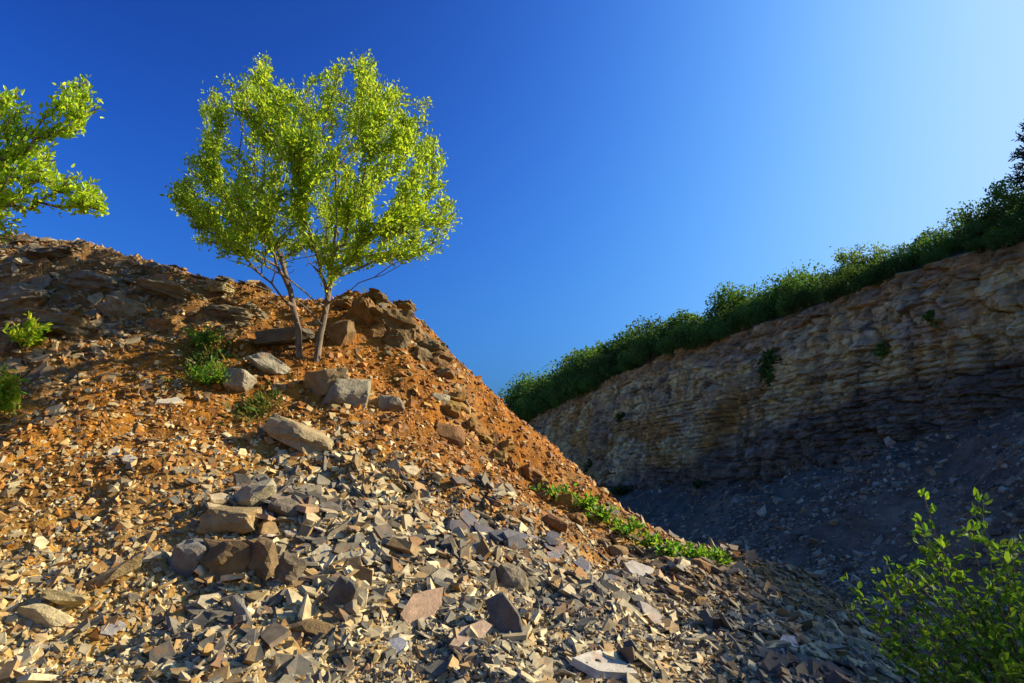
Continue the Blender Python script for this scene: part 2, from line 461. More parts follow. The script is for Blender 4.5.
# ------------------------------------------------------------------ cliff: buried foot, bedded face, lip, plateau behind
def build_cliff():
    ss_far = np.interp(np.arange(0, 1, 1 / 60), [0, 1], [0, 60])
    s_all = PS
    i0 = np.argmin(np.abs(PQ[:, 1] - 92)); i1 = np.argmin(np.abs(PQ[:, 1] - 20))
    s = np.concatenate([np.arange(0, PS[i0], 1.2), np.arange(PS[i0], PS[i1], .12), np.arange(PS[i1], PS[-1], .7)])
    qx = np.interp(s, PS, PQ[:, 0]); qy = np.interp(s, PS, PQ[:, 1])
    nx = np.interp(s, PS, PN[:, 0]); ny = np.interp(s, PS, PN[:, 1])
    ln = np.hypot(nx, ny); nx /= ln; ny /= ln
    fz = foot_z(qy) - 2.0
    lz = lip_z(qy) + .35 * fbm2(s * .15, s * 0 + 3.3, 3, 91)
    nv = 190
    v = np.linspace(0, 1, nv)[:, None]
    Z = fz + (lz - fz) * v                                  # face heights
    rel = Z - lz                                            # 0 at the lip, negative below
    S = np.broadcast_to(s, Z.shape)
    # distance in front of the lip: steep face, a softer soil shoulder in the top two metres
    D = np.where(rel > -2.2, -rel * .55, 2.2 * .55 + (-rel - 2.2) * .20)
    D = D + .7 * fbm2(S * .12, Z * .08, 3, 101) + .32 * fbm2(S * .5, Z * .35, 3, 105)
    # bedded blocks: uneven courses, each broken into blocks of its own depth
    dip = Z + .35 * fbm2(S * .08, Z * .1, 2, 109) + .02 * S
    cz = dip / .27; row = np.floor(cz)
    bl = S / (.7 + .8 * _hash(row, row * 0, row * 0, 5)) + 7.7 * _hash(row, row * 0, row * 0, 6)
    blk = np.floor(bl)
    off = _hash(blk, row, row * 0, 7) - .5
    edge = np.minimum(cz - row, 1 - (cz - row)); edgex = np.minimum(bl - blk, 1 - (bl - blk))
    groove = -(smooth(.2, .0, edge) * .10 + smooth(.1, 0, edgex) * .12)
    strong = smooth(-2.6, -4.4, rel) * (.2 + .8 * smooth(-.25, .15, fbm2(S * .14, Z * .3, 3, 113)))
    D = D + strong * (off * .26 + groove * 1.3)
    # fractured blocks: tilted facets of two sizes
    def facets(sc, seed, amp, tilt):
        a_, b_ = S / sc, (Z + .2 * S * 0) / (sc * .8)
        ia, ib = np.floor(a_), np.floor(b_); best = np.full(a_.shape, 9.); sec = np.full(a_.shape, 9.); val = np.zeros(a_.shape)
        for da in (-1, 0, 1):
            for db in (-1, 0, 1):
                ca, cb = ia + da, ib + db
                pa = ca + .15 + .7 * _hash(ca, cb, ca * 0, seed); pb = cb + .15 + .7 * _hash(ca, cb, ca * 0, seed + 1)
                dd = (a_ - pa) ** 2 + (b_ - pb) ** 2
                o_ = amp * (_hash(ca, cb, ca * 0, seed + 2) - .5) * 2 + tilt * ((a_ - pa) * (_hash(ca, cb, ca * 0, seed + 3) - .5) + (b_ - pb) * (_hash(ca, cb, ca * 0, seed + 4) - .5)) * 2
                nb_ = dd < best
                sec = np.where(nb_, best, np.minimum(sec, dd)); val = np.where(nb_, o_, val); best = np.where(nb_, dd, best)
        return val, np.sqrt(sec) - np.sqrt(best)
    f1, e1 = facets(1.25, 311, .17, .34); f2, e2 = facets(.5, 321, .10, .20)
    frac = 1 - .75 * strong
    D = D + frac * (f1 + f2) - .26 * smooth(.09, 0, e1) - .12 * smooth(.14, 0, e2)
    # vertical clefts and crumbling
    cl = fbm2(S * .45 + .3 * fbm2(S * .3, Z * .5, 2, 3), Z * .06, 3, 117)
    D = D - .55 * smooth(.32, .6, cl)
    D = D + .10 * fbm2(S * 1.5, Z * 1.7, 3, 119) + .08 * fbm2(S * 3.7, Z * 4.2, 2, 123)
    X = qx + nx * D; Y = qy + ny * D
    # plateau rows
    PX, PY, PZ = [], [], []
    for back, up in [(.5, .25), (1.2, .6), (2.2, 1.1), (3.5, 1.6), (5.5, 2.2), (9, 2.7), (16, 3.0), (30, 3.0), (55, 1), (90, -9)]:
        k = 1.0 if back < 10 else 1.0
        jit = .25 * fbm2(s * .3, s * 0 + back, 2, 127) if back < 30 else 0
        PX.append(qx - nx * back * k); PY.append(qy - ny * back * k); PZ.append(lz + up + jit)
    X = np.r_[X, PX]; Y = np.r_[Y, PY]; Zf = np.r_[Z, PZ]
    V = np.stack([X, Y, Zf], -1).reshape(-1, 3)
    # colours of the beds
    n1 = fbm2(S * .22, Z * .5, 4, 131); n2 = fbm2(S * .6, Z * .9, 4, 135); n3 = fbm2(S * .9, Z * .18, 3, 139)
    pale = np.array((.80, .65, .31)); grey = np.array((.56, .48, .31)); orange = np.array((.66, .40, .11)); dark = np.array((.22, .19, .135)); soilc = np.array((.44, .28, .12))
    def mix(a, b, f): return a * (1 - f[..., None]) + b * f[..., None]
    C = np.broadcast_to(pale, Z.shape + (3,)).copy()
    C = mix(C, grey, smooth(.02, .25, n2) * .8)
    C = mix(C, orange, smooth(.12, .34, n1 + .3 * n2) * .85)
    C = mix(C, dark, smooth(.08, .0, np.minimum(e1, e2 * 1.5) + .10 * (fbm2(S * .5, Z * .6, 3, 151) + .15)) * .7)  # dark cracks: dirt colour that also stands in for shade in the crevices
    C = mix(C, orange * .8, smooth(.35, .6, n3) * .7)
    C = mix(C, dark, smooth(.14, .02, edge) * strong * .55)
    C = mix(C, orange * .75, smooth(.28, .5, fbm2(S * 1.5, Z * .12, 3, 155)) * .6)
    C = mix(C, dark, smooth(.34, .52, fbm2(S * 1.9 + 40, Z * .16, 3, 157)) * .5)
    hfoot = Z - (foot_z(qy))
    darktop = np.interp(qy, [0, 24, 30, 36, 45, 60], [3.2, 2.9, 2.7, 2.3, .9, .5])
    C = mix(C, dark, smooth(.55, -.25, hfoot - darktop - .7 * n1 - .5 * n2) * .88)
    patch = smooth(.22, .5, fbm2(S * .16 + 5, Z * .35, 3, 143))
    C = mix(C, dark * 1.5, patch * .6)
    C = mix(C, soilc, smooth(-1.9, -.5, rel + .9 * n2) * .7)
    C = C * (1 + .35 * (_hash(blk, row, row * 0, 9) - .5))[..., None] * (1 + .8 * fbm2(S * 2, Z * 3.4, 4, 147, .7))[..., None]
    CP_ = np.broadcast_to(np.array((.05, .07, .022)), (10, len(s), 3))
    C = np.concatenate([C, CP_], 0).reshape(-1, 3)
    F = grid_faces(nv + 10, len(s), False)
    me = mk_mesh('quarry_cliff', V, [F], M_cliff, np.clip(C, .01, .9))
    o = link('quarry_cliff', me)
    tag(o, kind='structure')
    return o
cliff = build_cliff()

# ------------------------------------------------------------------ stone shapes
def frames_from(n, spin):
    """orthonormal frames with third axis n and a random spin about it"""
    n = n / np.linalg.norm(n, axis=1, keepdims=True)
    a = np.where(np.abs(n[:, 2:3]) < .9, np.array([[0, 0, 1.]]), np.array([[1., 0, 0]]))
    t = np.cross(a, n); t /= np.linalg.norm(t, axis=1, keepdims=True)
    b = np.cross(n, t)
    c, s = np.cos(spin)[:, None], np.sin(spin)[:, None]
    return t * c + b * s, -t * s + b * c, n

def tilted(n, sd, r):
    q = n + r.normal(0, 1, n.shape) * np.asarray(sd)[:, None] if np.ndim(sd) else n + r.normal(0, 1, n.shape) * sd
    q[:, 2] = np.where(q[:, 2] < .05, .05 + .1 * r.random(len(q)), q[:, 2])
    return q / np.linalg.norm(q, axis=1, keepdims=True)

def flakes(P, N, size, aspect, thick, r, k=6):
    """k-sided broken slabs, returned as verts and faces"""
    n = len(P)
    X, Y, Z = frames_from(N, r.random(n) * 2 * math.pi)
    th = (np.arange(k)[None, :] + r.uniform(-.42, .42, (n, k))) * 2 * math.pi / k
    rr = r.uniform(.5, 1.12, (n, k))
    u = np.cos(th) * rr * size[:, None] * .5
    w = np.sin(th) * rr * (size * aspect)[:, None] * .5
    tp = np.stack([u * .93 + r.normal(0, .03, u.shape) * size[:, None], w * .93 + r.normal(0, .03, u.shape) * size[:, None], thick[:, None] * r.uniform(.35, .62, u.shape)], -1)
    bt = np.stack([u, w, -thick[:, None] * r.uniform(.35, .65, u.shape)], -1)
    L = np.concatenate([tp, bt], 1)                          # n, 2k, 3
    G = P[:, None, :] + L[..., 0:1] * X[:, None] + L[..., 1:2] * Y[:, None] + L[..., 2:3] * Z[:, None]
    base = (np.arange(n) * 2 * k)[:, None]
    a = np.arange(k)
    top = base + a[None, :]
    bot = base + (2 * k - 1 - a)[None, :]
    sd = np.stack([a, a + k, (a + 1) % k + k, (a + 1) % k], -1)[None] + base[:, :, None]
    return G.reshape(-1, 3), [top, bot, sd.reshape(-1, 4)]

def pebbles(P, N, size, r):
    n = len(P)
    X, Y, Z = frames_from(N, r.random(n) * 2 * math.pi)
    s = size[:, None]
    L = np.array([[1, 0, 0], [0, 1, 0], [-1, 0, 0], [0, -1, 0], [.2, .1, 1], [0, 0, -1.]])[None] * np.stack([np.ones(n), r.uniform(.5, .95, n), r.uniform(.3, .7, n)], -1)[:, None] * s[:, None] * .5
    L = L + r.normal(0, .13, L.shape) * s[:, None] * .5
    G = P[:, None, :] + L[..., 0:1] * X[:, None] + L[..., 1:2] * Y[:, None] + L[..., 2:3] * Z[:, None]
    f = np.array([[0, 1, 4], [1, 2, 4], [2, 3, 4], [3, 0, 4], [1, 0, 5], [2, 1, 5], [3, 2, 5], [0, 3, 5]])
    F = (np.arange(n) * 6)[:, None, None] + f[None]
    return G.reshape(-1, 3), [F.reshape(-1, 3)]

STONEC = [
    np.array([(.40, .22, .07), (.50, .35, .16), (.29, .13, .035), (.58, .48, .30), (.22, .14, .07)]),    # rust
    np.array([(.54, .40, .19), (.46, .35, .19), (.60, .52, .34), (.38, .23, .08), (.28, .25, .20)]),     # gold
    np.array([(.29, .255, .195), (.44, .37, .245), (.11, .105, .095), (.58, .50, .34), (.34, .23, .11)]), # grey slate
    np.array([(.30, .19, .09), (.40, .30, .18), (.20, .14, .09), (.32, .26, .18), (.24, .17, .10)]),     # brown
    np.array([(.20, .155, .10), (.28, .22, .14), (.32, .17, .06), (.13, .11, .09), (.38, .31, .20)]),    # dark outcrop
    np.array([(.36, .16, .03), (.28, .11, .02), (.46, .28, .09), (.22, .085, .015), (.54, .40, .20)])]   # clay bank
def stone_cols(W, r):
    n = len(W)
    kind = (W.cumsum(1) > r.random(n)[:, None]).argmax(1)
    pick = np.minimum((r.random(n) * 5).astype(int), 4)
    c = np.array(STONEC)[kind, pick] * np.array([1.0, .98, .80])
    return c * r.uniform(.6, 1.2, n)[:, None], kind

def sample_heap(n, r, rmin=3.4, rmax=16.5, amin=-56, amax=44, power=1.0):
    a = np.radians(r.uniform(amin, amax, n))
    d = (rmin ** -power + r.random(n) * (rmax ** -power - rmin ** -power)) ** (-1 / power) if power > 0 else rmin * (rmax / rmin) ** r.random(n)
    return d * np.sin(a), d * np.cos(a)

# tiny angular gravel over the whole slope
r1 = np.random.default_rng(11)
x, y = sample_heap(95000, r1, power=.4)
P = np.stack([x, y, heap_h(x, y)], -1)
Wz = zones(P)
c, kind = stone_cols(Wz, r1)
c = np.where(((kind == RUST) | (kind == CLAY))[:, None] & (r1.random(len(c)) < .55)[:, None], np.where((kind == CLAY)[:, None], SOILC[CLAY], SOILC[RUST]) * r1.uniform(.55, 1.7, len(c))[:, None], c)
sz = np.clip(r1.lognormal(math.log(.044), .5, len(P)), .016, .16) * (.7 + .045 * np.hypot(x, y))
nn = tilted(heap_n(x, y), .45, r1)
P = P + nn * (sz * .08)[:, None]
V, F = pebbles(P, nn, sz, r1)
grav = link('gravel', mk_mesh('gravel', V, F, M_stone, np.repeat(c, 6, 0)), scree)
tag(grav, 'small angular gravel and crumbs of rusty earth strewn over the slope', kind='stuff')

# broken slate and limestone flakes
x, y = sample_heap(100000, r1, power=.3)
P = np.stack([x, y, heap_h(x, y)], -1)
Wz = zones(P)
dens = Wz @ np.array([.62, .66, 1.0, .5, .5, .26])
clump = smooth(-.55, .35, fbm2(x * 1.3, y * 1.3, 3, 201))
keep = r1.random(len(P)) < dens * (.25 + .75 * clump)
P = P[keep]; Wz = Wz[keep]; x = x[keep]; y = y[keep]
c, kind = stone_cols(Wz, r1)
med = np.array([.07, .08, .105, .085, .14, .07])[kind] * (.55 + .95 * smooth(-.5, .6, fbm2(x * .9, y * .9, 3, 231)))
sz = np.clip(r1.lognormal(0, .55, len(P)) * med, .04, .33) * (.8 + .025 * np.hypot(x, y))
asp = r1.uniform(.32, .95, len(P))
thk = sz * r1.uniform(.03, .12, len(P)) * np.where(r1.random(len(P)) < .08, 2.6, 1) + .004
nb = heap_n(x, y) + np.array([.12, -.12, .06])
nn = tilted(nb, np.where(kind == GREY, .42, .34), r1)
P = P + np.array([0, 0, 1.]) * (thk * .2 + sz * .06)[:, None]
order = np.argsort(-(sz * asp ** .5 / np.hypot(x, y)))
vis = np.zeros(len(P), bool)
# the ones that show largest become stones of their own (below)
tanx = x / y
sz = np.where((kind == RUST) | (kind == GOLD) | (kind == CLAY), np.minimum(sz, .17), sz)
dkm = (kind == GREY) & (fbm2(x * 1.05, y * 1.05, 3, 233) > .17)
c = np.where(dkm[:, None], c * .2 + np.array([.062, .058, .05]), c)
cand = [i for i in order if abs(tanx[i]) < .74 and kind[i] in (GREY, GOLD, BROWN)][:215]
vis[cand] = True
st = ~vis
V, F = flakes(P[st], nn[st], sz[st], asp[st], thk[st], r1, k=5)
fl = link('slate_flakes', mk_mesh('slate_flakes', V, F, M_stone, np.repeat(c[st], 10, 0)), scree)
tag(fl, 'broken flat flakes of grey slate and pale stone covering the slope', kind='stuff')

# a dozen shared slab shapes
SLABS = []
for k in range(14):
    V, F = flakes(np.zeros((1, 3)), np.array([[0, 0, 1.]]), np.array([1.0]), np.array([r1.uniform(.45, .9)]), np.array([r1.uniform(.04, .10)]), r1, k=int(r1.integers(5, 8)))
    SLABS.append(mk_mesh('slate_slab', V, F, M_slab))
def slab(name, p, n, spin, sc, col, parent=None, me=None):
    o = link(name, me or SLABS[int(r1.integers(len(SLABS)))], parent)
    X, Y, Z = frames_from(np.array([n], float), np.array([spin]))
    from mathutils import Matrix
    mt = Matrix(((X[0][0], Y[0][0], Z[0][0]), (X[0][1], Y[0][1], Z[0][1]), (X[0][2], Y[0][2], Z[0][2])))
    o.rotation_euler = mt.to_euler()
    o.location = p
    o.scale = sc
    o.color = (*col, 1)
    return o
for i in cand:
    slab('slate_slab', P[i], nn[i], r1.random() * 6.28, (sz[i], sz[i], sz[i] * r1.uniform(.7, 1.3)), c[i], scree)

# ------------------------------------------------------------------ boulders (each its own thing)
def rock_mesh(seed, dims, boxy=.5, cuts=12, rough=.03, strata=0.0):
    r = np.random.default_rng(seed)
    bm = bmesh.new()
    bmesh.ops.create_icosphere(bm, subdivisions=4 if dims[0] > .45 else 3, radius=1.0)
    V = np.array([v.co[:] for v in bm.verts])
    F = np.array([[v.index for v in f.verts] for f in bm.faces])
    bm.free()
    p = 2 + 16 * boxy
    V = V / (np.abs(V) ** p).sum(1, keepdims=True) ** (1 / p)
    for k in range(cuts):
        d = r.normal(0, 1, 3); d /= np.linalg.norm(d)
        h = r.uniform(.58, .95) * (1 if boxy < .5 else 1.22)
        e = V @ d - h
        V = V - np.outer(np.maximum(e, 0), d)
    V = V + (rough * (vnoise3(V * 2.2 + 9, seed) - .5) + rough * .55 * (vnoise3(V * 6 + 3, seed + 1) - .5))[:, None] * V * 2
    if rough > .1:
        V = V + (.16 * (vnoise3(V * 4.5 + 5, seed + 5) - .5) + .12 * (vnoise3(V * 9 + 5, seed + 6) - .5))[:, None] * V
    if strata > 0:
        row = np.floor(V[:, 2] / strata + .6 * vnoise3(V * 1.5, seed + 2))
        f = 1 + .12 * (_hash(row, row * 0, row * 0, seed) - .5) * 2
        V[:, :2] *= f[:, None]
    V = V * (np.array(dims) / 2)
    return mk_mesh('rock', V, [F], M_rock)

def rock(name, label, px, py, wpx, hpx, depth_ratio, col, seed, tilt=(0, 0, 0), boxy=.6, sink=.3, rough=.06, strata=0.0, cuts=13, cat='rock', group=None):
    """a rock that sits on the slope where the photograph shows it; wpx, hpx give its seen size"""
    p = spot(px, py + hpx * .35)
    dist = p[1]
    w = wpx * dist / FPX * 1.02; h = hpx * dist / FPX
    me = rock_mesh(seed, (w, w * depth_ratio, h * 1.15), boxy, cuts, rough, strata)
    o = link(name, me)
    o.location = (p[0], p[1] + w * depth_ratio * .1, p[2] + h * (.5 - sink))
    o.rotation_euler = tuple(R(a) for a in tilt)
    o.color = (col[0], col[1] * .98, col[2] * .78, 1)
    tag(o, label, cat, group)
    return o
gy = (.32, .285, .23); br = (.20, .125, .06); tan = (.42, .33, .20); dk = (.10, .095, .09); gold = (.38, .23, .085); pale = (.48, .43, .33)
rock('boulder', 'blocky grey boulder with a golden left face, just below the tree trunks', 325, 381, 42, 28, .9, (.30, .22, .13), 1, (8, -12, 20), .8)
rock('boulder', 'pale grey cracked boulder leaning against the right side of another, below the tree', 350, 393, 44, 34, .9, gy, 2, (12, 14, -25), .6, rough=.07)
rock('boulder', 'grey slab-topped boulder with a rusty front edge, alone on gravel below the tree', 304, 436, 60, 26, .8, (.36, .29, .19), 3, (-10, 16, -16), .85, sink=.36, strata=.7)
rock('boulder', 'small grey wedge boulder right of the cracked pair under the tree', 389, 401, 30, 20, .8, (.24, .21, .18), 4, (0, 20, 10), .6)
rock('boulder', 'knobbly dark grey boulder at the left end of the tumbled slab pile', 184, 560, 40, 40, .9, (.21, .205, .21), 5, (0, 10, 0), .35, rough=.10)
rock('block', 'long squared tan block lying on top of the tumbled slab pile', 229, 523, 54, 24, .7, (.34, .26, .15), 6, (-14, -3, -4), .9, sink=.1, cuts=8, cat='block', rough=.08, strata=.5)
rock('block', 'dark brown squared block at the bottom of the slab pile', 224, 560, 48, 30, .7, (.17, .115, .06), 7, (0, 2, 4), .9, sink=.2, cuts=7, cat='block', rough=.11, strata=.45)
rock('block', 'brown block with a lit right end, right half of the slab pile base', 259, 562, 32, 36, .8, (.22, .15, .085), 8, (0, -4, -12), .8, sink=.2, cuts=9, cat='block', rough=.11, strata=.4)
rock('block', 'dark block wedged beside the slab pile base on its right', 288, 572, 26, 26, .8, (.15, .12, .09), 9, (10, 20, 20), .7, sink=.2, cat='block', rough=.11, strata=.4)
rock('slab', 'pale rounded slab crowning the tumbled slab pile', 252, 502, 44, 18, .8, (.37, .34, .28), 10, (-20, -22, 10), .7, sink=.0, cat='slab')
rock('slab', 'dark tilted slab behind the crowning slab of the pile', 285, 512, 34, 20, .8, (.18, .15, .12), 11, (-10, 24, 10), .8, sink=.1, cat='slab')
rock('slab', 'long narrow plank-like slab sloping down to the left of the pile', 110, 580, 58, 10, .35, (.33, .25, .14), 12, (-8, -33, 8), .85, sink=.0, cat='slab')
rock('slab', 'pale buff slab lying on gravel near the left edge', 44, 618, 46, 18, .7, (.50, .42, .27), 13, (-12, 8, 10), .7, sink=.2, cat='slab')
rock('slab', 'yellowish flat slab propped just right of the pale buff slab', 64, 603, 38, 12, .7, (.42, .34, .19), 14, (-18, 6, 18), .75, sink=.0, cat='slab')
rock('slab', 'small grey slab standing on edge on the gravel below the pile', 240, 612, 12, 30, .5, (.25, .24, .24), 15, (0, -28, 10), .85, sink=.2, cat='slab')
rock('boulder', 'rounded grey-brown boulder in the middle of the slate rubble', 513, 577, 38, 32, .9, (.25, .21, .16), 16, (0, 0, 0), .3, rough=.09)
rock('slab', 'big dark slab leaning upright below the rounded boulder', 508, 620, 28, 46, .45, (.14, .135, .14), 17, (-18, -26, -10), .8, sink=.25, cat='slab')
def plate(label, px, py, wpx, aspect, col, seed, spin=0., lean=(0, 0, 0), thick=.1):
    r = np.random.default_rng(seed)
    p = spot(px, py); w = wpx * p[1] / FPX
    V, F = flakes(np.zeros((1, 3)), np.array([[0, 0, 1.]]), np.array([1.0]), np.array([aspect]), np.array([thick]), r, k=7)
    n_ = heap_n(p[:1], p[1:2])[0] + np.array(lean)
    o = slab('flat_stone', p + np.array([0, 0, w * .08]), n_, spin, (w * 1.15, w * 1.15, w), col, None, mk_mesh('flat_stone', V, F, M_slab))
    tag(o, label, 'stone')
plate('long pale slab lying flat at the bottom edge of the rubble', 606, 672, 64, .5, (.50, .46, .36), 318, .2, (.1, -.2, .2))
plate('salmon pink flat slab among grey rubble at bottom centre', 428, 612, 52, .6, (.46, .30, .17), 319, 1.0, (.1, -.5, 0), .06)
plate('second salmon pink flat slab lower right of the larger one', 470, 640, 44, .55, (.44, .31, .19), 320, .4, (.1, -.4, 0), .06)
plate('cream triangular flat stone left of the salmon slabs', 326, 556, 30, .6, (.52, .46, .30), 321, .2, (.1, -.4, 0), .08)
plate('blue-grey upright chip near bottom centre under the salmon slabs', 395, 652, 26, .8, (.36, .36, .34), 322, .2, (.1, -1.0, 0), .12)
plate('pale grey flat stone lying on gravel near the bottom left', 113, 632, 32, .6, (.42, .38, .30), 323, .2, (.1, -.4, 0), .1)
plate('cream flat stone alone on orange soil high at left', 165, 405, 26, .45, (.60, .54, .38), 324, .1, (.1, -.4, .2), .12)
plate('pale cream flat stone in the middle of the left gravel', 112, 456, 24, .5, (.58, .50, .32), 325, .3, (.1, -.4, .1), .12)
plate('pale cream flat stone beside another in the middle of the left gravel', 130, 462, 22, .5, (.56, .48, .33), 326, .8, (.1, -.4, .1), .12)
plate('big grey flat slab leaning on the slope right of the rounded boulder', 640, 575, 34, .7, (.34, .31, .25), 327, .8, (.2, -.6, .1), .1)
plate('wide brown-grey flat slab in the lower right rubble', 655, 622, 46, .5, (.33, .29, .22), 328, .3, (.2, -.4, .1), .1)
plate('pale lavender grey slab in the shade at the lower right', 790, 650, 40, .6, (.46, .44, .42), 329, .9, (.1, -.6, .1), .1)
rock('slab', 'dark triangular slab standing below the right end of the pile', 341, 596, 28, 30, .6, (.15, .14, .13), 20, (0, 24, -20), .7, sink=.2, cat='slab')
rock('boulder', 'flat brown ledge stone low on the gravel right of the upright slab', 310, 628, 40, 14, .7, (.19, .13, .07), 21, (0, 10, 0), .6, sink=.35)
rock('boulder', 'rusty brown block half buried in the orange bank right of the tree', 448, 432, 30, 20, .8, (.22, .11, .04), 22, (0, 15, 20), .6, sink=.35)
rock('boulder', 'pale grey block high on the orange bank near its skyline', 441, 398, 18, 10, .8, (.40, .36, .28), 23, (0, 10, 0), .7, sink=.3)
rock('slab', 'grey slab lying flat left of the tree trunks', 268, 362, 40, 20, .8, (.36, .33, .29), 24, (-25, 22, 10), .85, sink=.4, cat='slab')
rock('slab', 'long dark slab jutting out behind the tree trunks', 286, 340, 56, 14, .6, (.13, .115, .10), 25, (0, -8, 0), .9, sink=.0, cat='slab')
rock('boulder', 'grey boulder beside the grass tuft left of the tree', 240, 380, 36, 20, .8, (.32, .29, .25), 26, (0, 12, 0), .6, sink=.3)
rock('boulder', 'brown boulder behind the right-hand trunk of the tree', 340, 332, 30, 26, .8, (.22, .14, .07), 27, (0, 20, 0), .6, sink=.2)
rock('boulder', 'grey boulder resting in the middle of the slate slope, right of centre', 528, 583, 26, 20, .9, (.24, .20, .15), 28, (0, 0, 30), .4, rough=.08)
rock('boulder', 'brown boulder beside the green creeper on the skyline of the slope', 618, 552, 20, 14, .8, (.26, .17, .09), 29, (0, 0, 30), .5)
rock('boulder', 'reddish stone at the lower end of the green creeper', 702, 566, 18, 14, .8, (.28, .16, .08), 30, (0, 0, 30), .5)
rock('boulder', 'rust coloured stone in the rubble under the creeper', 552, 522, 30, 14, .7, (.22, .11, .045), 31, (0, 14, 0), .7)

# ragged bedrock ledges along the upper slope
def ledge(px, py, w, h, label, seed, col, tilt=(0, 0, 0), dr=.7, strata=.16, sink=.35, group=None):
    return rock('rock_ledge', label, px, py, w, h, dr, col, seed, tilt, .5, sink=sink, rough=.13, strata=strata, cuts=14, cat='rock', group=group)
ro = np.random.default_rng(77)
for q, (px, py, w, h) in enumerate([(366, 312, 40, 26), (392, 318, 46, 34), (412, 328, 36, 28), (430, 344, 30, 22), (440, 356, 26, 20), (380, 300, 34, 14), (400, 338, 30, 20),
                                    (420, 352, 24, 16), (352, 304, 30, 14), (374, 330, 26, 16), (446, 372, 22, 14), (404, 306, 26, 12)]):
    t = ro.random()
    cc = np.array((.17, .13, .075)) * (1 - t) + np.array((.25, .125, .035)) * t
    ledge(px, py, w, h, 'crumbly rusty brown rock in the outcrop on the skyline right of the tree', 240 + q, tuple(cc), (ro.normal(0, 12), 20 + ro.normal(0, 14), ro.uniform(0, 180)), .8, .3, .45,
          'rocks of the skyline outcrop right of the tree')
ledge(48, 252, 46, 14, 'dark jagged ledge forming the highest point of the left skyline', 43, (.15, .13, .11), (0, 4, 0))
ledge(20, 296, 70, 34, 'broad dark grey bedrock ledge at the left picture edge under the skyline', 44, (.22, .18, .13), (0, -6, 0))
ledge(118, 306, 38, 26, 'grey squared boulder set in the dark upper bank', 45, (.30, .27, .22), (0, 20, 30))
ledge(96, 280, 64, 20, 'dark layered ledge below the left skyline', 46, (.20, .165, .115), (0, 6, 0))
ledge(65, 322, 60, 22, 'brownish dark ledge low on the upper bank at left', 47, (.25, .19, .12), (0, 4, 0))
ledge(158, 324, 28, 18, 'rust coloured boulder in the dark upper bank', 48, (.30, .15, .055), (0, 10, 0))
ledge(172, 290, 60, 16, 'low grey ledge in the shaded bank left of the tree', 49, (.26, .22, .16), (0, 10, 0))
ledge(230, 312, 50, 16, 'flat dark ledge in rusty earth just left of the tree', 50, (.22, .17, .11), (0, 8, 0))
ledge(216, 286, 36, 10, 'pale thin ledge on the skyline left of the tree', 51, (.42, .35, .22), (0, 10, 0))

for q in range(16):
    f = ro.random()
    px, py = 455 + 150 * f + ro.normal(0, 10) - 18, 372 + 128 * f + ro.normal(0, 10) + 22
    ledge(px, py, ro.uniform(10, 22), ro.uniform(7, 14), 'rusty earth clod sticking out of the orange bank below the skyline outcrop', 270 + q, (.27, .125 + .05 * ro.random(), .04), (ro.normal(0, 20), ro.normal(20, 20), ro.uniform(0, 180)), .8, .3, .4,
          'clods in the orange bank right of the tree')

# dark shale stacks: aligned thin plates, stones of the slope
def shale(px, py, wpx, n, seed, tone=.09):
    r = np.random.default_rng(seed)
    p = spot(px, py); w = wpx * p[1] / FPX
    nrm = np.array([.25, -.35, .9]) + r.normal(0, .12, 3)
    for k in range(n):
        q = p + np.array([r.normal(0, w * .3), r.normal(0, w * .18), 0])
        q[2] = heap_h(q[:1], q[1:2])[0] + r.uniform(-.02, .10)
        s = r.uniform(.35, .7) * w
        t = tone * r.uniform(.7, 1.6)
        slab('slate_slab', q, nrm + r.normal(0, .10, 3), r.random() * 6.28, (s, s * r.uniform(.5, .9), s * r.uniform(.4, .9)), (t, t * .97, t * .98), scree)
def slab_pile(px, py, wpx, n, seed):
    r = np.random.default_rng(seed)
    p = spot(px, py); w = wpx * p[1] / FPX
    for k in range(n):
        q = p + np.array([r.normal(0, w * .32), r.normal(0, w * .15), 0])
        q[2] = heap_h(q[:1], q[1:2])[0] + r.uniform(.0, .09)
        sc_ = r.uniform(.18, .42) * w
        cc = np.array([(.40, .32, .19), (.22, .18, .13), (.33, .21, .10), (.50, .43, .30), (.13, .11, .09)])[int(r.integers(5))]
        slab('slate_slab', q, np.array([.15, -.25, 1.0]) + r.normal(0, .2, 3), r.random() * 6.28, (sc_, sc_ * r.uniform(.5, .9), sc_ * r.uniform(.7, 1.6)), cc, scree)
slab_pile(255, 515, 110, 14, 311)
slab_pile(290, 545, 80, 9, 312)
shale(500, 542, 62, 16, 301)
shale(555, 548, 50, 9, 302, .11)
shale(585, 575, 44, 8, 303, .14)
shale(400, 525, 40, 6, 304, .12)
shale(480, 565, 30, 6, 305, .06)

# ------------------------------------------------------------------ talus stones on the quarry floor
r2 = np.random.default_rng(23)
n = 50000
a = np.radians(r2.uniform(4, 44, n)); d = 10 * (75 / 10) ** (r2.random(n) ** 1.0)
x, y = d * np.sin(a), d * np.cos(a)
cd, ky = cliff_dist(x, y)
k = (cd > 1.5) & (r2.random(n) < .35 + .65 * smooth(-.3, .4, fbm2(x * .35, y * .35, 3, 211)))
x, y, d, cd, ky = x[k], y[k], d[k], cd[k], ky[k]
P = np.stack([x, y, ground_h(x, y)], -1)
sz = np.clip(r2.lognormal(math.log(.145), .55, len(x)), .05, .8) * (.65 + d * .012)
e = .4
gn = np.stack([-(ground_h(x + e, y) - ground_h(x - e, y)) / (2 * e), -(ground_h(x, y + e) - ground_h(x, y - e)) / (2 * e), np.ones_like(x)], -1)
nn = tilted(gn / np.linalg.norm(gn, axis=1, keepdims=True), .3, r2)
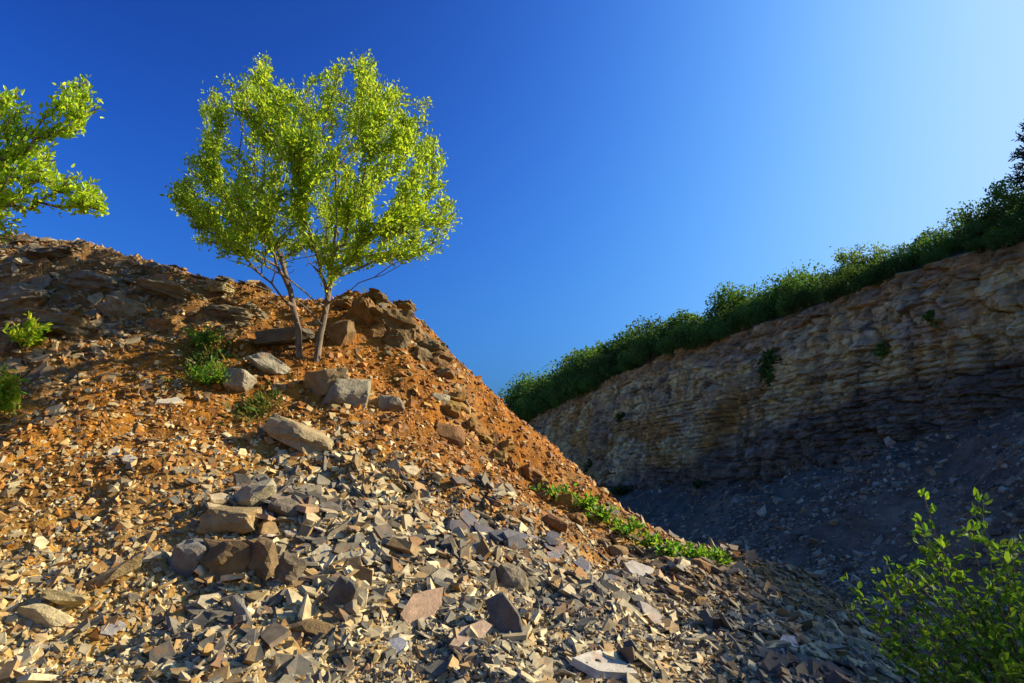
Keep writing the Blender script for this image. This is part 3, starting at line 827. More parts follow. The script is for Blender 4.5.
V, F = flakes(P + np.array([0, 0, 1.]) * (sz * .05)[:, None], nn, sz, r2.uniform(.5, .95, len(x)), sz * r2.uniform(.12, .4, len(x)), r2, k=4)
tc = np.array([(.25, .23, .195), (.34, .31, .255), (.12, .11, .10), (.46, .42, .34), (.32, .21, .11)])[np.minimum((r2.random(len(x)) * 5).astype(int), 4)] * r2.uniform(.6, 1.25, len(x))[:, None] * np.array([1.08, 1.0, .76])
tal = link('talus_stones', mk_mesh('talus_stones', V, F, M_stone, np.repeat(tc, 8, 0)), ground)
tag(tal, 'blue-grey fallen stones covering the shaded quarry floor', kind='stuff')

# ------------------------------------------------------------------ foliage tools
def leaf_geo(P, D, N, length, width, r, fold=.18):
    """folded six-point leaves; P base, D direction, N normal"""
    D = D / np.linalg.norm(D, axis=1, keepdims=True)
    S = np.cross(D, N); S /= np.maximum(np.linalg.norm(S, axis=1, keepdims=True), 1e-6)
    U = np.cross(S, D)
    l = length[:, None]; w = (length * width)[:, None]
    curl = r.uniform(-.15, .05, len(P))[:, None]
    v0 = P
    v1 = P + D * l * .32 + S * w * .46 + U * w * fold
    v2 = P + D * l * .70 + S * w * .38 + U * (w * fold + l * curl * .5)
    v3 = P + D * l + U * l * curl
    v4 = P + D * l * .70 - S * w * .38 + U * (w * fold + l * curl * .5)
    v5 = P + D * l * .32 - S * w * .46 + U * w * fold
    V = np.stack([v0, v1, v2, v3, v4, v5], 1).reshape(-1, 3)
    b = (np.arange(len(P)) * 6)[:, None]
    return V, [np.concatenate([b + np.array([[0, 1, 2, 3]]), b + np.array([[0, 3, 4, 5]])], 0)]

def tubes(p0, p1, r0, r1_, k=5):
    d = p1 - p0; L = np.maximum(np.linalg.norm(d, axis=1, keepdims=True), 1e-6); d = d / L
    a = np.where(np.abs(d[:, 2:3]) < .9, np.array([[0, 0, 1.]]), np.array([[1., 0, 0]]))
    t = np.cross(a, d); t /= np.linalg.norm(t, axis=1, keepdims=True); b = np.cross(d, t)
    th = np.arange(k) * 2 * math.pi / k
    ring = t[:, None] * np.cos(th)[None, :, None] + b[:, None] * np.sin(th)[None, :, None]
    A = p0[:, None] - d[:, None] * (r0 * .3)[:, None, None] + ring * r0[:, None, None]
    B = p1[:, None] + d[:, None] * (r1_ * .3)[:, None, None] + ring * r1_[:, None, None]
    V = np.concatenate([A, B], 1).reshape(-1, 3)
    base = (np.arange(len(p0)) * 2 * k)[:, None]
    j = np.arange(k)
    F = (base[:, :, None] + np.stack([j, (j + 1) % k, (j + 1) % k + k, j + k], -1)[None]).reshape(-1, 4)
    return V, [F]

def grow(trunk, targets, r, bf=.45, step=.22, wob=.03, sag=.0, maxjoin=1e9):
    """joins every target to the trunk; returns positions, parents and the node of each target"""
    pos = [np.array(p, float) for p in trunk]; par = [-1] + list(range(len(trunk) - 1))
    plen = [0.0]
    for i in range(1, len(pos)): plen.append(plen[-1] + np.linalg.norm(pos[i] - pos[i - 1]))
    ends = []
    for t in targets:
        A = np.array(pos); dv = t - A
        dist = np.linalg.norm(dv, axis=1)
        up = np.maximum(0, -dv[:, 2]) * .9
        cost = dist + bf * np.array(plen) + up
        cost[:min(2, len(trunk) - 1)] += 5
        j = int(cost.argmin())
        m = max(1, int(round(dist[j] / step)))
        p0 = pos[j].copy(); last = j
        for q in range(1, m + 1):
            f = q / m
            p = p0 + (t - p0) * f + r.normal(0, wob, 3) * (0 if q == m else 1) + np.array([0, 0, -sag * dist[j] * math.sin(math.pi * f)])
            pos.append(p); par.append(last); plen.append(plen[last] + np.linalg.norm(p - pos[last])); last = len(pos) - 1
        ends.append(last)
    return np.array(pos), np.array(par), ends

def radii(pos, par, tip, power, cap):
    n = len(pos); cnt = np.zeros(n)
    has = np.zeros(n, bool); has[par[par >= 0]] = True
    for i in range(n - 1, -1, -1):
        if not has[i]: cnt[i] += 1
        if par[i] >= 0: cnt[par[i]] += cnt[i]
    return np.minimum(tip * cnt ** power, cap)

def wood_mesh(name, pos, par, rad, mat, k=5, origin=None):
    i = np.nonzero(par >= 0)[0]
    o = np.zeros(3) if origin is None else origin
    V, F = tubes(pos[par[i]] - o, pos[i] - o, np.maximum(rad[par[i]] * .97, rad[i]), rad[i], k)
    return mk_mesh(name, V, F, mat, smooth_shade=True)

def wood(root, pos, par, rad, thr, k, origin):
    """trunk as a part, the thin wood as its sub-part"""
    thick = rad >= thr; thick[:3] = True
    p1 = par.copy(); p1[~thick] = -1
    p2 = par.copy(); p2[thick] = -1
    t = link('trunk', wood_mesh('trunk', pos, p1, rad, M_bark, k, origin), root)
    if (p2 >= 0).any(): link('branches', wood_mesh('branches', pos, p2, rad, M_bark, 5, origin), t)['kind'] = 'stuff'
    return t

def spray(pos, par, ends, r, n_each, length, width, back=2, spread=.07, up=.35, jit=.3):
    """leaves in sprays round the outer twigs"""
    P, D = [], []
    for e in ends:
        ch = [e]
        for q in range(back):
            if par[ch[-1]] >= 0: ch.append(par[ch[-1]])
        A = pos[ch]
        n = max(2, int(r.normal(n_each, n_each * jit)))
        t = r.random(n) ** 1.2 * (len(ch) - 1)
        i = np.minimum(t.astype(int), max(len(ch) - 2, 0)); f = (t - i)[:, None]
        q = A[i] * (1 - f) + A[np.minimum(i + 1, len(ch) - 1)] * f
        tw = A[0] - A[-1]; tw = tw / max(np.linalg.norm(tw), 1e-6)
        d = tw * .7 + r.normal(0, .75, (n, 3)) + np.array([0, 0, up])
        P.append(q + r.normal(0, spread, (n, 3))); D.append(d)
    P = np.concatenate(P); D = np.concatenate(D)
    N = r.normal(0, .7, P.shape) + np.array([0, 0, 1.0])
    L = length * r.uniform(.65, 1.3, len(P))
    return leaf_geo(P, D, N, L, width, r), len(P)

def leaf_tint(n, r, lo=.6, hi=1.35, yellow=.25):
    b = r.uniform(lo, hi, n); w = r.normal(0, yellow, n)
    return np.stack([b * (1 + w), b, b * (1 - .5 * w)], -1).clip(.1, 3)

# ------------------------------------------------------------------ the two-stemmed young tree on the slope
def main_tree():
    r = np.random.default_rng(3)
    Y0 = 10.75
    b1 = spot(300, 356); b2 = spot(316, 360)
    Y0 = .5 * (b1[1] + b2[1])
    root = empty('young_tree', (float(b2[0]), float(b2[1]), float(b2[2])))
    tag(root, 'bright green leafy tree with two slender trunks standing on the rusty slope', 'tree')
    T = np.array(root.location)
    def A(px, py, dy=0.): return at(px, py, Y0 + dy)
    b1[2] -= .15; b2[2] -= .15
    trunks = [[b1, A(298, 330), A(293, 306, .05), A(290, 290, .05), A(286, 276, .1), A(282, 262, .1), A(277, 248, .15), A(270, 230, .15)],
              [b2, A(320, 336), A(325, 313), A(328, 296, -.05), A(331, 280, -.05), A(333, 264, -.1), A(334, 246, -.1), A(336, 228, -.1)]]
    # crown volume: lopsided dome, its outline follows the photograph
    out = [(172, 185), (185, 160), (208, 138), (202, 95), (218, 84), (236, 92), (250, 86), (262, 62), (272, 72), (282, 84), (298, 88), (310, 80), (322, 82), (335, 66), (348, 62), (362, 52), (378, 70),
           (400, 90), (425, 105), (435, 130), (440, 165), (445, 195), (460, 212), (450, 235), (430, 255), (400, 262), (375, 262), (345, 272), (310, 258), (285, 250), (258, 268),
           (235, 262), (205, 245), (190, 225), (175, 205)]
    out = np.array(out, float)
    def inside(x, y):
        c = False; j = len(out) - 1
        for i in range(len(out)):
            if (out[i, 1] > y) != (out[j, 1] > y) and x < (out[j, 0] - out[i, 0]) * (y - out[i, 1]) / (out[j, 1] - out[i, 1]) + out[i, 0]: c = not c
            j = i
        return c
    ctr = np.array([315, 175.])
    tg = []
    while len(tg) < 640:
        x, y = r.uniform(165, 465), r.uniform(50, 275)
        if not inside(x, y): continue
        rr = max(abs(x - ctr[0]) / 148, abs(y - ctr[1]) / 122)
        dz = 2.1 * math.sqrt(max(0, 1 - min(1, rr) ** 2)) + .25
        u = r.uniform(-1, 1); u = math.copysign(abs(u) ** .6, u)
        q_ = A(x, y, u * dz)
        if vnoise3(q_[None] * 1.15, 77)[0] < .34: continue
        if y > 200 and r.random() < (.75 if x < 365 else .5) * (y - 208) / 50: continue
        tg.append(A(x, y, u * dz))
    for x, y in [(262, 60), (268, 64), (362, 50), (336, 64), (225, 80), (205, 130), (458, 210), (174, 185), (428, 103), (310, 82), (246, 84), (350, 60), (372, 58), (395, 86), (440, 160)]:
        tg.append(A(x, y, r.uniform(-.4, .4)))
    tg = np.array(tg)
    base = np.array([trunks[0][3], trunks[1][3]])
    mid = (tg[:, 0] - A(305, 200)[0]) + r.normal(0, .35, len(tg))
    own = mid > 0
    own = own.astype(int)
    for k in (0, 1):
        sub = tg[own == k]
        sub = sub[np.argsort(np.linalg.norm(sub - trunks[k][3], axis=1))]
        bare = np.array([A(r.uniform(195, 330) if k == 0 else r.uniform(300, 420), r.uniform(205, 272), r.uniform(-1.2, 1.2)) for q in range(34)])
        nleaf = len(sub)
        sub = np.concatenate([sub, bare])
        pos, par, ends = grow(trunks[k], sub, r, bf=.62, step=.2, wob=.018)
        ends = ends[:nleaf]
        rad = radii(pos, par, .005, .41, .085)
        rad[:3] *= np.array([1.25, 1.08, 1.02])
        wood(root, pos, par, rad, .026, 7, T)
        (V, F), n = spray(pos - T, par, ends, r, 88, .062, .50, back=3, spread=.05, jit=.5)
        link('crown', mk_mesh('crown', V, F, M_leaf, np.repeat(leaf_tint(n, r, .65, 1.3, .09), 6, 0)), root)
    # a dead prop branch leaning between the trunks
    p = np.array([A(322, 325, -.1), A(312, 314), A(300, 303)]) - T
    V, F = tubes(p[:-1], p[1:], np.full(2, .018), np.full(2, .014), 5)
    link('dead_branch', mk_mesh('dead_branch', V, F, M_bark, smooth_shade=True), root)
main_tree()

# ------------------------------------------------------------------ tree at the left edge, trunk outside the frame
def left_tree():
    r = np.random.default_rng(8)
    Y0 = 6.4
    b = at(-95, 330, Y0); b[2] = heap_h(b[:1], b[1:2])[0] - .1
    root = empty('leafy_tree', tuple(float(v) for v in b))
    tag(root, 'bright green tree reaching in from the left picture edge', 'tree')
    def A(px, py, dy=0.): return at(px, py, Y0 + dy)
    trunk = [b, A(-92, 300), A(-88, 260), A(-80, 225), A(-70, 200), A(-62, 180)]
    lobes = [((78, 100), (24, 26), 46), ((60, 125), (22, 12), 16), ((10, 110), (24, 26), 30), ((18, 135), (28, 18), 30), ((30, 165), (40, 22), 60), ((0, 190), (34, 26), 40),
             ((60, 180), (30, 14), 26), ((92, 198), (20, 16), 26), ((100, 208), (10, 8), 8), ((30, 205), (34, 12), 16), ((5, 222), (18, 14), 12), ((-60, 150), (60, 70), 150), ((-110, 190), (60, 60), 90), ((-20, 100), (22, 24), 20)]
    tg = []
    for (cx, cy), (rx, ry), n in lobes:
        for q in range(n):
            v = r.normal(0, 1, 3); v /= np.linalg.norm(v); v *= r.random() ** .5
            tg.append(A(cx + v[0] * rx, cy + v[1] * ry, v[2] * max(.28, rx * Y0 / FPX)))
    tg = np.array(tg)
    tg = tg[np.argsort(np.linalg.norm(tg - trunk[-2], axis=1))]
    pos, par, ends = grow(trunk, tg, r, bf=.38, step=.14, wob=.016, sag=.04)
    rad = radii(pos, par, .0045, .44, .09)
    wood(root, pos, par, rad, .026, 6, b)
    (V, F), n = spray(pos - b, par, ends, r, 15, .062, .5, back=3, spread=.035, jit=.5)
    link('crown', mk_mesh('crown', V, F, M_leaf, np.repeat(leaf_tint(n, r, .9, 1.5, .09), 6, 0)), root)
left_tree()

# ------------------------------------------------------------------ small plants on the slope
def sprig(name, label, cat, px, py, wpx, hpx, nst, seed, leafpx=5, mat=None, group=None):
    r = np.random.default_rng(seed)
    b = spot(px, py); m = b[1] / FPX
    root = empty(name, tuple(float(v) for v in b)); tag(root, label, cat, group)
    trunk = [np.zeros(3), np.array([0, 0, hpx * m * .12]), np.array([0, 0, hpx * m * .25])]
    tg = []
    for q in range(nst):
        v = r.normal(0, 1, 3); v /= np.linalg.norm(v); v *= r.random() ** .45
        tg.append(np.array([v[0] * wpx * m * .5, v[1] * wpx * m * .4, hpx * m * (.55 + .45 * v[2])]))
    tg = np.array(sorted(tg, key=lambda t: np.linalg.norm(t)))
    pos, par, ends = grow(trunk, tg, r, bf=.4, step=.08, wob=.008)
    rad = radii(pos, par, .003, .4, .02)
    link('stem', wood_mesh('stem', pos, par, rad, M_stem, 4), root)
    (V, F), n = spray(pos, par, ends, r, 9, leafpx * m, .55, back=2, spread=.03)
    link('foliage', mk_mesh('foliage', V, F, mat or M_leafB, np.repeat(leaf_tint(n, r, .7, 1.3), 6, 0)), root)
    return root
sprig('shrub', 'small bright green shrub on rusty earth near the left edge', 'shrub', 26, 352, 46, 36, 46, 51, 6, M_leaf)
sprig('shrub', 'yellow-green leafy shrub cut by the left picture edge', 'shrub', -2, 420, 36, 56, 60, 52, 6, M_leaf)
creep = 'low bright green creeper trailing along the skyline edge of the scree'
rc = np.random.default_rng(91)
for q, (px, py, w, h, lab) in enumerate([
        (556, 498, 34, 9, 'sparse yellowish creeper at the very top of the trailing green strip'),
        (582, 508, 34, 10, 'thin yellowish creeper second from the top of the trailing green strip'),
        (606, 522, 34, 15, 'yellow-green creeper in the upper half of the trailing green strip'),
        (628, 536, 34, 22, 'bright green leafy creeper at the steep kink of the trailing green strip'),
        (650, 549, 32, 14, 'thin green creeper midway along the trailing green strip'),
        (674, 556, 30, 13, 'low green creeper just above the bushy lower end of the trailing strip'),
        (692, 562, 36, 19, 'bright green creeper near the lower end of the trailing green strip'),
        (714, 566, 28, 17, 'bright green leafy creeper at the lowest right end of the trailing strip')]):
    sprig('creeper', lab, 'creeper', px + rc.uniform(-3, 3), py, w * rc.uniform(.9, 1.5), h * rc.uniform(.6, 1.0), int(rc.uniform(10, 24)), 60 + q, rc.uniform(4.5, 6.5), group='creepers along the scree skyline')

def grass(name, label, px, py, wpx, hpx, nbl, seed, dry=.25):
    r = np.random.default_rng(seed)
    b = spot(px, py); m = b[1] / FPX
    root = empty(name, tuple(float(v) for v in b)); tag(root, label, 'grass')
    x = b[0] + r.normal(0, wpx * m * .25, nbl); y = b[1] + r.normal(0, wpx * m * .3, nbl)
    P = np.stack([x, y, heap_h(x, y) - .01], -1) - b
    D = np.stack([r.normal(0, .55, nbl), r.normal(-.15, .5, nbl), np.ones(nbl)], -1)
    L = hpx * m * r.uniform(.35, 1.0, nbl)
    N = r.normal(0, 1, (nbl, 3)) + np.array([0, -.5, .3])
    V, F = leaf_geo(P, D, N, L, .022, r, .1)
    V = V.reshape(-1, 6, 3)
    out = np.stack([D[:, 0], D[:, 1], -.4 * np.hypot(D[:, 0], D[:, 1])], -1) * (L * .35)[:, None]
    for i, f in ((2, .35), (4, .35), (3, 1.0)): V[:, i] += out * f
    c = leaf_tint(nbl, r, .6, 1.3, .15)
    dr = r.random(nbl) < dry
    c[dr] = np.array([2.2, .95, .9]) * r.uniform(.6, 1.2, dr.sum())[:, None]
    me = mk_mesh('blades', V.reshape(-1, 3), F, M_grass, np.repeat(c, 6, 0))
    o = link('blades', me, root); tag(o, kind='stuff')
    return root
grass('grass_tuft', 'green and straw coloured grass tuft in the shade left of the tree', 205, 362, 44, 17, 420, 71, .45)
sprig('weed', 'soft leafy green weed below the grass tuft left of the tree', 'weed', 208, 390, 56, 30, 70, 72, 4.0)
sprig('weed', 'small green weed above the grass tuft left of the tree', 'weed', 203, 352, 40, 26, 50, 75, 4.0)
grass('grass_tuft', 'thin low grass patch left of the pale cracked boulder', 256, 405, 40, 14, 420, 73, .3)
grass('grass_tuft', 'small grass wisp on the crest of the bank right of the tree', 372, 300, 26, 14, 90, 74, .6)

# ------------------------------------------------------------------ bush in the right foreground
def right_bush():
    r = np.random.default_rng(12)
    b = np.array([3.15, 4.5, 0.0]); b[2] = heap_h(b[:1], b[1:2])[0]
    root = empty('bush', tuple(float(v) for v in b))
    tag(root, 'dark green leafy bush with upright twigs in the lower right foreground', 'bush')
    tops = [(915, 505, -.2), (880, 530, .1), (868, 560, -.2), (862, 575, .1), (930, 515, .2), (962, 508, 0), (975, 512, -.2), (990, 520, .2), (1005, 530, 0), (1020, 525, -.2),
            (1040, 530, .1), (940, 545, -.4), (905, 560, .3), (895, 600, -.3), (880, 615, .1), (985, 560, -.5), (1020, 580, -.4), (1060, 560, .2), (950, 590, -.5), (920, 630, -.4),
            (1000, 630, -.6), (1090, 590, 0), (900, 645, -.2), (960, 650, -.6), (1040, 650, -.6), (935, 570, .3), (1010, 560, .4), (872, 600, .2), (900, 540, .1), (950, 530, .2)]
    trunk = [np.zeros(3), np.array([0, 0, .08]), np.array([0, 0, .16])]
    pos_all, par_all, ends = [np.array(t) for t in trunk], [-1, 0, 1], []
    LP, LD = [], []
    for px, py, dy in tops:
        t = at(px + 8, py + 30, 4.45 + dy) - b
        st = np.array([r.normal(0, .12), r.normal(0, .10), .05])
        m = 12; last = 1
        lean = np.array([t[0] - st[0], t[1] - st[1], 0])
        chain = []
        for q in range(1, m + 1):
            f = q / m
            p = st + np.array([lean[0] * f ** 1.25, lean[1] * f ** 1.25, (t[2] - st[2]) * f ** .92]) + r.normal(0, .008, 3)
            pos_all.append(p); par_all.append(last); last = len(pos_all) - 1; chain.append(last)
            if q >= 5 and r.random() < .75:       # side twig
                u = r.normal(0, 1, 3); u[2] = abs(u[2]) * .8; u /= np.linalg.norm(u)
                ln = r.uniform(.12, .30)
                a = last
                for g in range(1, 4):
                    pos_all.append(p + u * ln * g / 3 + np.array([0, 0, .02 * g])); par_all.append(a); a = len(pos_all) - 1
                    for w_ in range(4):
                        LP.append(pos_all[-1] + r.normal(0, .012, 3)); LD.append(u + r.normal(0, .6, 3) + np.array([0, 0, .25]))
            if q >= 4:
                for w_ in range(6 if q < m else 7):
                    LP.append(p + r.normal(0, .012, 3)); LD.append(np.array([r.normal(0, .8), r.normal(0, .8), r.uniform(.0, .9)]))
    pos = np.array(pos_all); par = np.array(par_all)
    rad = radii(pos, par, .0028, .42, .02)
    link('stem', wood_mesh('stem', pos, par, rad, M_stem, 5), root)
    LP = np.array(LP); LD = np.array(LD); n = len(LP)
    NN = r.normal(0, .6, LP.shape) + np.array([0, -.1, 1.])
    L = .056 * r.uniform(.55, 1.25, n)
    tint = leaf_tint(n, r, .65, 1.3, .15)
    # the largest leaves in front are leaves of their own, the rest are one mass
    big = np.argsort(LP[:, 1] - L * 6)[:160]
    mask = np.ones(n, bool); mask[big] = False
    V, F = leaf_geo(LP[mask], LD[mask], NN[mask], L[mask], .55, r)
    o = link('foliage', mk_mesh('foliage', V, F, M_leafB, np.repeat(tint[mask], 6, 0)), root); tag(o, kind='stuff')
    proto = []
    for k in range(5):
        V, F = leaf_geo(np.zeros((1, 3)), np.array([[1., 0, 0]]), np.array([[0, 0, 1.]]), np.ones(1), r.uniform(.48, .62), r)
        proto.append(mk_mesh('leaf', V, F, M_leafB, np.repeat(leaf_tint(1, r, .85, 1.15, .1), 6, 0)))
    from mathutils import Matrix
    for i in big:
        D = LD[i] / np.linalg.norm(LD[i]); S = np.cross(NN[i], D); S /= np.linalg.norm(S); U = np.cross(D, S)
        o = link('leaf', proto[int(r.integers(5))], root)
        o.rotation_euler = Matrix(((D[0], S[0], U[0]), (D[1], S[1], U[1]), (D[2], S[2], U[2]))).to_euler()
        o.location = LP[i]; o.scale = (L[i],) * 3
right_bush()

# ------------------------------------------------------------------ thicket along the cliff crest
def shrub_proto(seed, w, h, nl, leaf):
    """crown and stem meshes of one crest shrub, base at the origin"""
    r = np.random.default_rng(seed)
    lob = []
    for k in range(9):
        a = r.random() * 6.28; q = r.random() ** .6
        lob.append((np.array([math.cos(a) * q * w * .38, math.sin(a) * q * w * .38, h * r.uniform(.28, .80) * (1.1 - .35 * q)]), r.uniform(.2, .36) * w))
    P = []
    for c_, rr in lob:
        m = nl // 9
        v = r.normal(0, 1, (m, 3)); v /= np.linalg.norm(v, axis=1, keepdims=True)
        v *= ((1 - .45 * r.random(m) ** 1.6) * rr * (1 + .05 * r.normal(0, 1, m)))[:, None]
        v[:, 2] *= .8
        P.append(c_ + v)
    P = np.concatenate(P); P = P[P[:, 2] > -.3]
    D = r.normal(0, 1, P.shape); N = r.normal(0, .8, P.shape) + np.array([0, 0, 1.])
    V, F = leaf_geo(P, D, N, leaf * r.uniform(.6, 1.4, len(P)), .6, r)
    crown = mk_mesh('crown', V, F, M_leafC, np.repeat(leaf_tint(len(P), r, .55, 1.4, .2), 6, 0))
    p0, p1 = [], []
    for c_, rr in lob:
        m = c_ * .5 + np.array([r.normal(0, .08), r.normal(0, .08), -.05 * h])
        p0 += [np.array([0, 0, -.3]), m]; p1 += [m, c_]
    V, F = tubes(np.array(p0), np.array(p1), np.tile([.05, .03], 9), np.tile([.03, .012], 9), 4)
    trunk = mk_mesh('trunk', V, F, M_bark)
    return crown, trunk
PROTO = [shrub_proto(400 + k, 2.6 + .25 * k, 1.75 + .2 * (k % 4), 3000, .15) for k in range(6)]

def crest_point(y, back):
    k = np.argmin(np.abs(PQ[:, 1] - y))
    p = PQ[k] - PN[k] * back
    up = np.interp(back, [-2.5, -1, 0, .5, 1.2, 2.2, 3.5, 5.5, 9, 16], [-2.6, -1.6, 0, .25, .6, 1.1, 1.6, 2.2, 2.7, 3.0])
    return np.array([p[0], p[1], lip_z(PQ[k, 1]) + up])

r3 = np.random.default_rng(31)
def place_shrub(y, back, sc, label, group=None, name='shrub', sz=1.0, k=None):
    p = crest_point(y, back)
    root = empty(name, (float(p[0]), float(p[1]), float(p[2] - .1)))
    k = int(r3.integers(6)) if k is None else k
    cr = link('crown', PROTO[k][0], root); tr = link('trunk', PROTO[k][1], root)
    root.rotation_euler = (0, 0, r3.random() * 6.28)
    root.scale = (sc, sc, sc * sz)
    tag(root, label, 'shrub', group)
    return root
yy = -8.0  # starts out of view: unseen shrubs added to shade the foreground
while yy < 104:
    step = .95 + .013 * max(yy, 0) if yy > 18 else 1.6
    for back, sc0 in ((.15, .55), (1.6, .72), (3.6, .92)):
        y_ = yy + r3.uniform(-.8, .8)
        s = sc0 * r3.uniform(.62, 1.3) * np.interp(y_, [10, 30, 45, 60, 80], [1.0, .82, 1.15, 1.7, 2.1])
        lab = {.15: 'low dark shrub hanging over the lip at the lower edge of the cliff thicket',
               1.6: 'dark green shrub in the middle of the thicket on the cliff',
               3.6: 'green shrub on the skyline row of the cliff thicket'}[back]
        grp = {.15: 'low shrubs along the cliff lip', 1.6: 'shrubs in the middle of the cliff thicket', 3.6: 'shrubs along the cliff skyline'}[back]
        place_shrub(y_, back + r3.uniform(-.3, .4), s, lab, grp)
    yy += step

# taller crest trees and the pine at the right edge
def crest_tree(px, py, back_y, w, h, seed, label, mat, nl=700, leaf=.2, sparse=1.0):
    r = np.random.default_rng(seed)
    # put it on the plateau 3 m behind the lip along the view to px
    best = None
    for y in np.arange(12, 100, .25):
        p = crest_point(y, back_y)
        q = p[0] / (p[1] * math.cos(PITCH) + p[2] * math.sin(PITCH)) * FPX + 512
        if best is None or abs(q - px) < best[0]: best = (abs(q - px), p)
    b = best[1] - np.array([0, 0, .2])
    root = empty('crest_tree', tuple(float(v) for v in b)); tag(root, label, 'tree')
    trunk = [np.zeros(3), np.array([0, 0, h * .2]), np.array([.02, 0, h * .4])]
    tg = []
    for q in range(int(70 * sparse)):
        v = r.normal(0, 1, 3); v /= np.linalg.norm(v); v *= r.random() ** .4
        tg.append(np.array([v[0] * w * .5, v[1] * w * .5, h * (.62 + .38 * v[2])]))
    tg = np.array(sorted(tg, key=lambda t: np.linalg.norm(t)))
    pos, par, ends = grow(trunk, tg, r, bf=.4, step=.25, wob=.03)
    rad = radii(pos, par, .012, .42, .12)
    wood(root, pos, par, rad, .04, 5, np.zeros(3))
    (V, F), n = spray(pos, par, ends, r, nl / len(ends), leaf, .6, back=2, spread=.16)
    link('crown', mk_mesh('crown', V, F, mat, np.repeat(leaf_tint(n, r, .5, 1.3, .2), 6, 0)), root)
crest_tree(557, 346, 4.0, 2.3, 4.2, 501, 'small round tree standing above the far left end of the cliff thicket', M_leafC, 1400, .2)
crest_tree(977, 215, 3.0, 2.2, 2.3, 502, 'loose dark twiggy tree on the cliff skyline near the right edge', M_leafC, 900, .13, .8)
crest_tree(1012, 200, 3.2, 2.8, 2.5, 503, 'dense dark broadleaf tree under the pine at the right edge', M_leafC, 2200, .14)
crest_tree(735, 300, 4.6, 2.2, 3.0, 504, 'slightly taller bush tree midway along the cliff skyline', M_leafC, 1800, .15)
crest_tree(860, 250, 4.2, 3.2, 2.5, 505, 'yellowish sunlit bush on the cliff skyline left of the twiggy tree', M_leafC2, 1800, .14)

def pine(px, back, h, w, seed, label):
    r = np.random.default_rng(seed)
    best = None
    for y in np.arange(-10, 60, .25):
        p = crest_point(y, back)
        q = p[0] / (p[1] * math.cos(PITCH) + p[2] * math.sin(PITCH)) * FPX + 512
        if p[1] > 2 and (best is None or abs(q - px) < best[0]): best = (abs(q - px), p)
    b = best[1] - np.array([0, 0, .3])
    root = empty('pine_tree', tuple(float(v) for v in b)); tag(root, label, 'tree')
    V, F = tubes(np.array([[0, 0, 0], [0, 0, h * .5]]), np.array([[0, 0, h * .5], [0, 0, h]]), np.array([.14, .08]), np.array([.08, .02]), 7)
    link('trunk', mk_mesh('trunk', V, F, M_bark, smooth_shade=True), root)
    P, D, p0, p1 = [], [], [], []
    for q in range(90):
        z = h * (.22 + .76 * q / 90); a = q * 2.4 + r.normal(0, .3); ln = w * .5 * (1.05 - (z / h)) ** .75 * r.uniform(.7, 1.15) + .15
        u = np.array([math.cos(a), math.sin(a), r.uniform(-.05, .3)]); o = np.array([0, 0, z])
        p0.append(o); p1.append(o + u * ln)
        m = int(40 * ln) + 14
        t = r.uniform(.25, 1.05, m)[:, None]
        P.append(o + u * ln * t + r.normal(0, .09, (m, 3))); D.append(u * .6 + r.normal(0, .7, (m, 3)) + np.array([0, 0, .35]))
    V, F = tubes(np.array(p0), np.array(p1), np.full(90, .03), np.full(90, .012), 4)
    link('branches', mk_mesh('branches', V, F, M_bark), root)
    P = np.concatenate(P); D = np.concatenate(D)
    V, F = leaf_geo(P, D, r.normal(0, 1, P.shape), .26 * r.uniform(.6, 1.2, len(P)), .28, r)
    link('crown', mk_mesh('crown', V, F, M_leafP, np.repeat(leaf_tint(len(P), r, .6, 1.2, .1), 6, 0)), root)
pine(1052, 5.0, 5.6, 3.4, 511, 'dark pine tree at the right picture edge above the cliff')

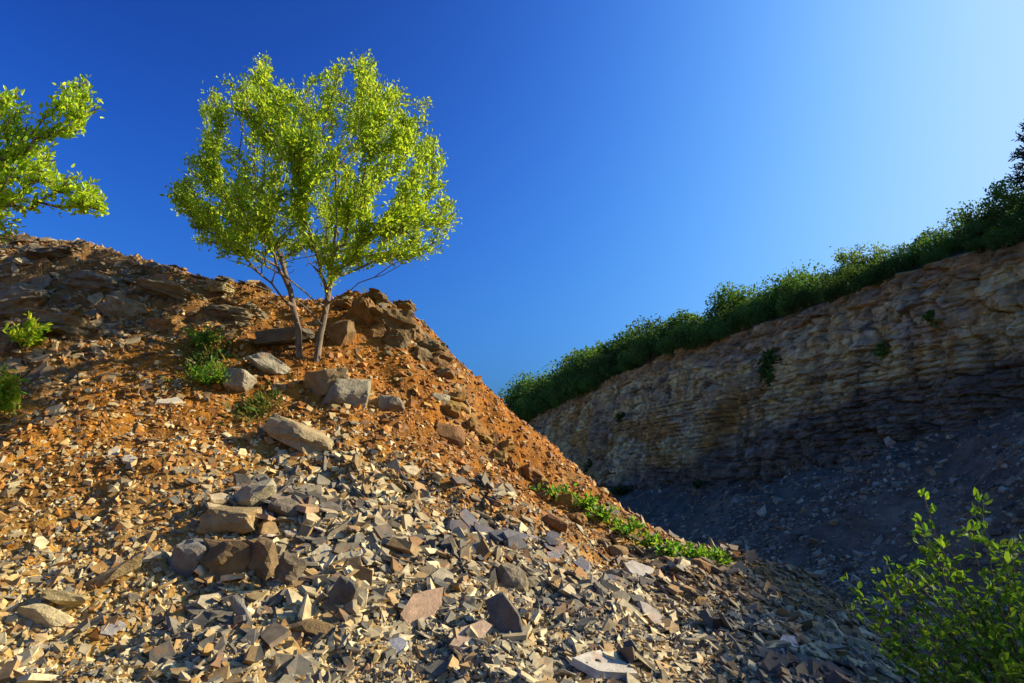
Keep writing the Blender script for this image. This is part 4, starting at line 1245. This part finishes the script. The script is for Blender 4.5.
# ------------------------------------------------------------------ shrubs rooted in the cliff face
def face_shrub(px, py, wpx, hpx, seed, label):
    r = np.random.default_rng(seed)
    d = ray(px, py); d = d / d[1]
    dep = bpy.context.evaluated_depsgraph_get()
    hit, loc, nor, idx, ob, mtx = scene.ray_cast(dep, Vector((d[0] * 20, 20, d[2] * 20)), Vector(d).normalized())
    p = np.array(loc); m = p[1] / FPX
    root = empty('cliff_shrub', tuple(float(v) for v in p)); tag(root, label, 'shrub')
    n = int(60 + wpx * hpx * .9)
    v = r.normal(0, 1, (n, 3)); v /= np.linalg.norm(v, axis=1, keepdims=True); v *= (r.random(n) ** .5)[:, None]
    nn_ = np.array(nor)
    P = np.stack([v[:, 0] * wpx * m * .5, v[:, 1] * wpx * m * .3, v[:, 2] * hpx * m * .5], -1) + nn_ * .2
    V, F = leaf_geo(P, r.normal(0, 1, P.shape) + nn_ * .5, r.normal(0, .8, P.shape) + np.array([0, 0, 1.]), .22 * r.uniform(.6, 1.4, n), .6, r)
    link('foliage', mk_mesh('foliage', V, F, M_leafC, np.repeat(leaf_tint(n, r, .6, 1.3, .2), 6, 0)), root)
    p0 = np.array([[0, 0, 0]] * 4) - nn_ * .2; p1 = np.stack([r.normal(0, wpx * m * .2, 4), r.normal(0, .1, 4), r.normal(0, hpx * m * .2, 4)], -1) + nn_ * .3
    V, F = tubes(p0, p1, np.full(4, .03), np.full(4, .01), 4)
    link('stem', mk_mesh('stem', V, F, M_bark), root)
bpy.context.view_layer.update()
face_shrub(769, 366, 26, 40, 521, 'hanging green shrub growing out of the upper cliff face')
face_shrub(886, 346, 16, 18, 522, 'small dark shrub on the cliff right of the hanging one')
face_shrub(934, 322, 12, 12, 523, 'tiny shrub high on the cliff near the right edge')
face_shrub(590, 466, 14, 16, 524, 'dark shrub in a hollow at the left foot of the cliff')
face_shrub(622, 494, 22, 10, 525, 'low dark shrub at the base of the cliff beside the scree skyline')
face_shrub(620, 420, 10, 10, 526, 'tiny shrub in the pale left part of the cliff')
face_shrub(700, 485, 26, 8, 527, 'flat green plant along the foot of the pale cliff')
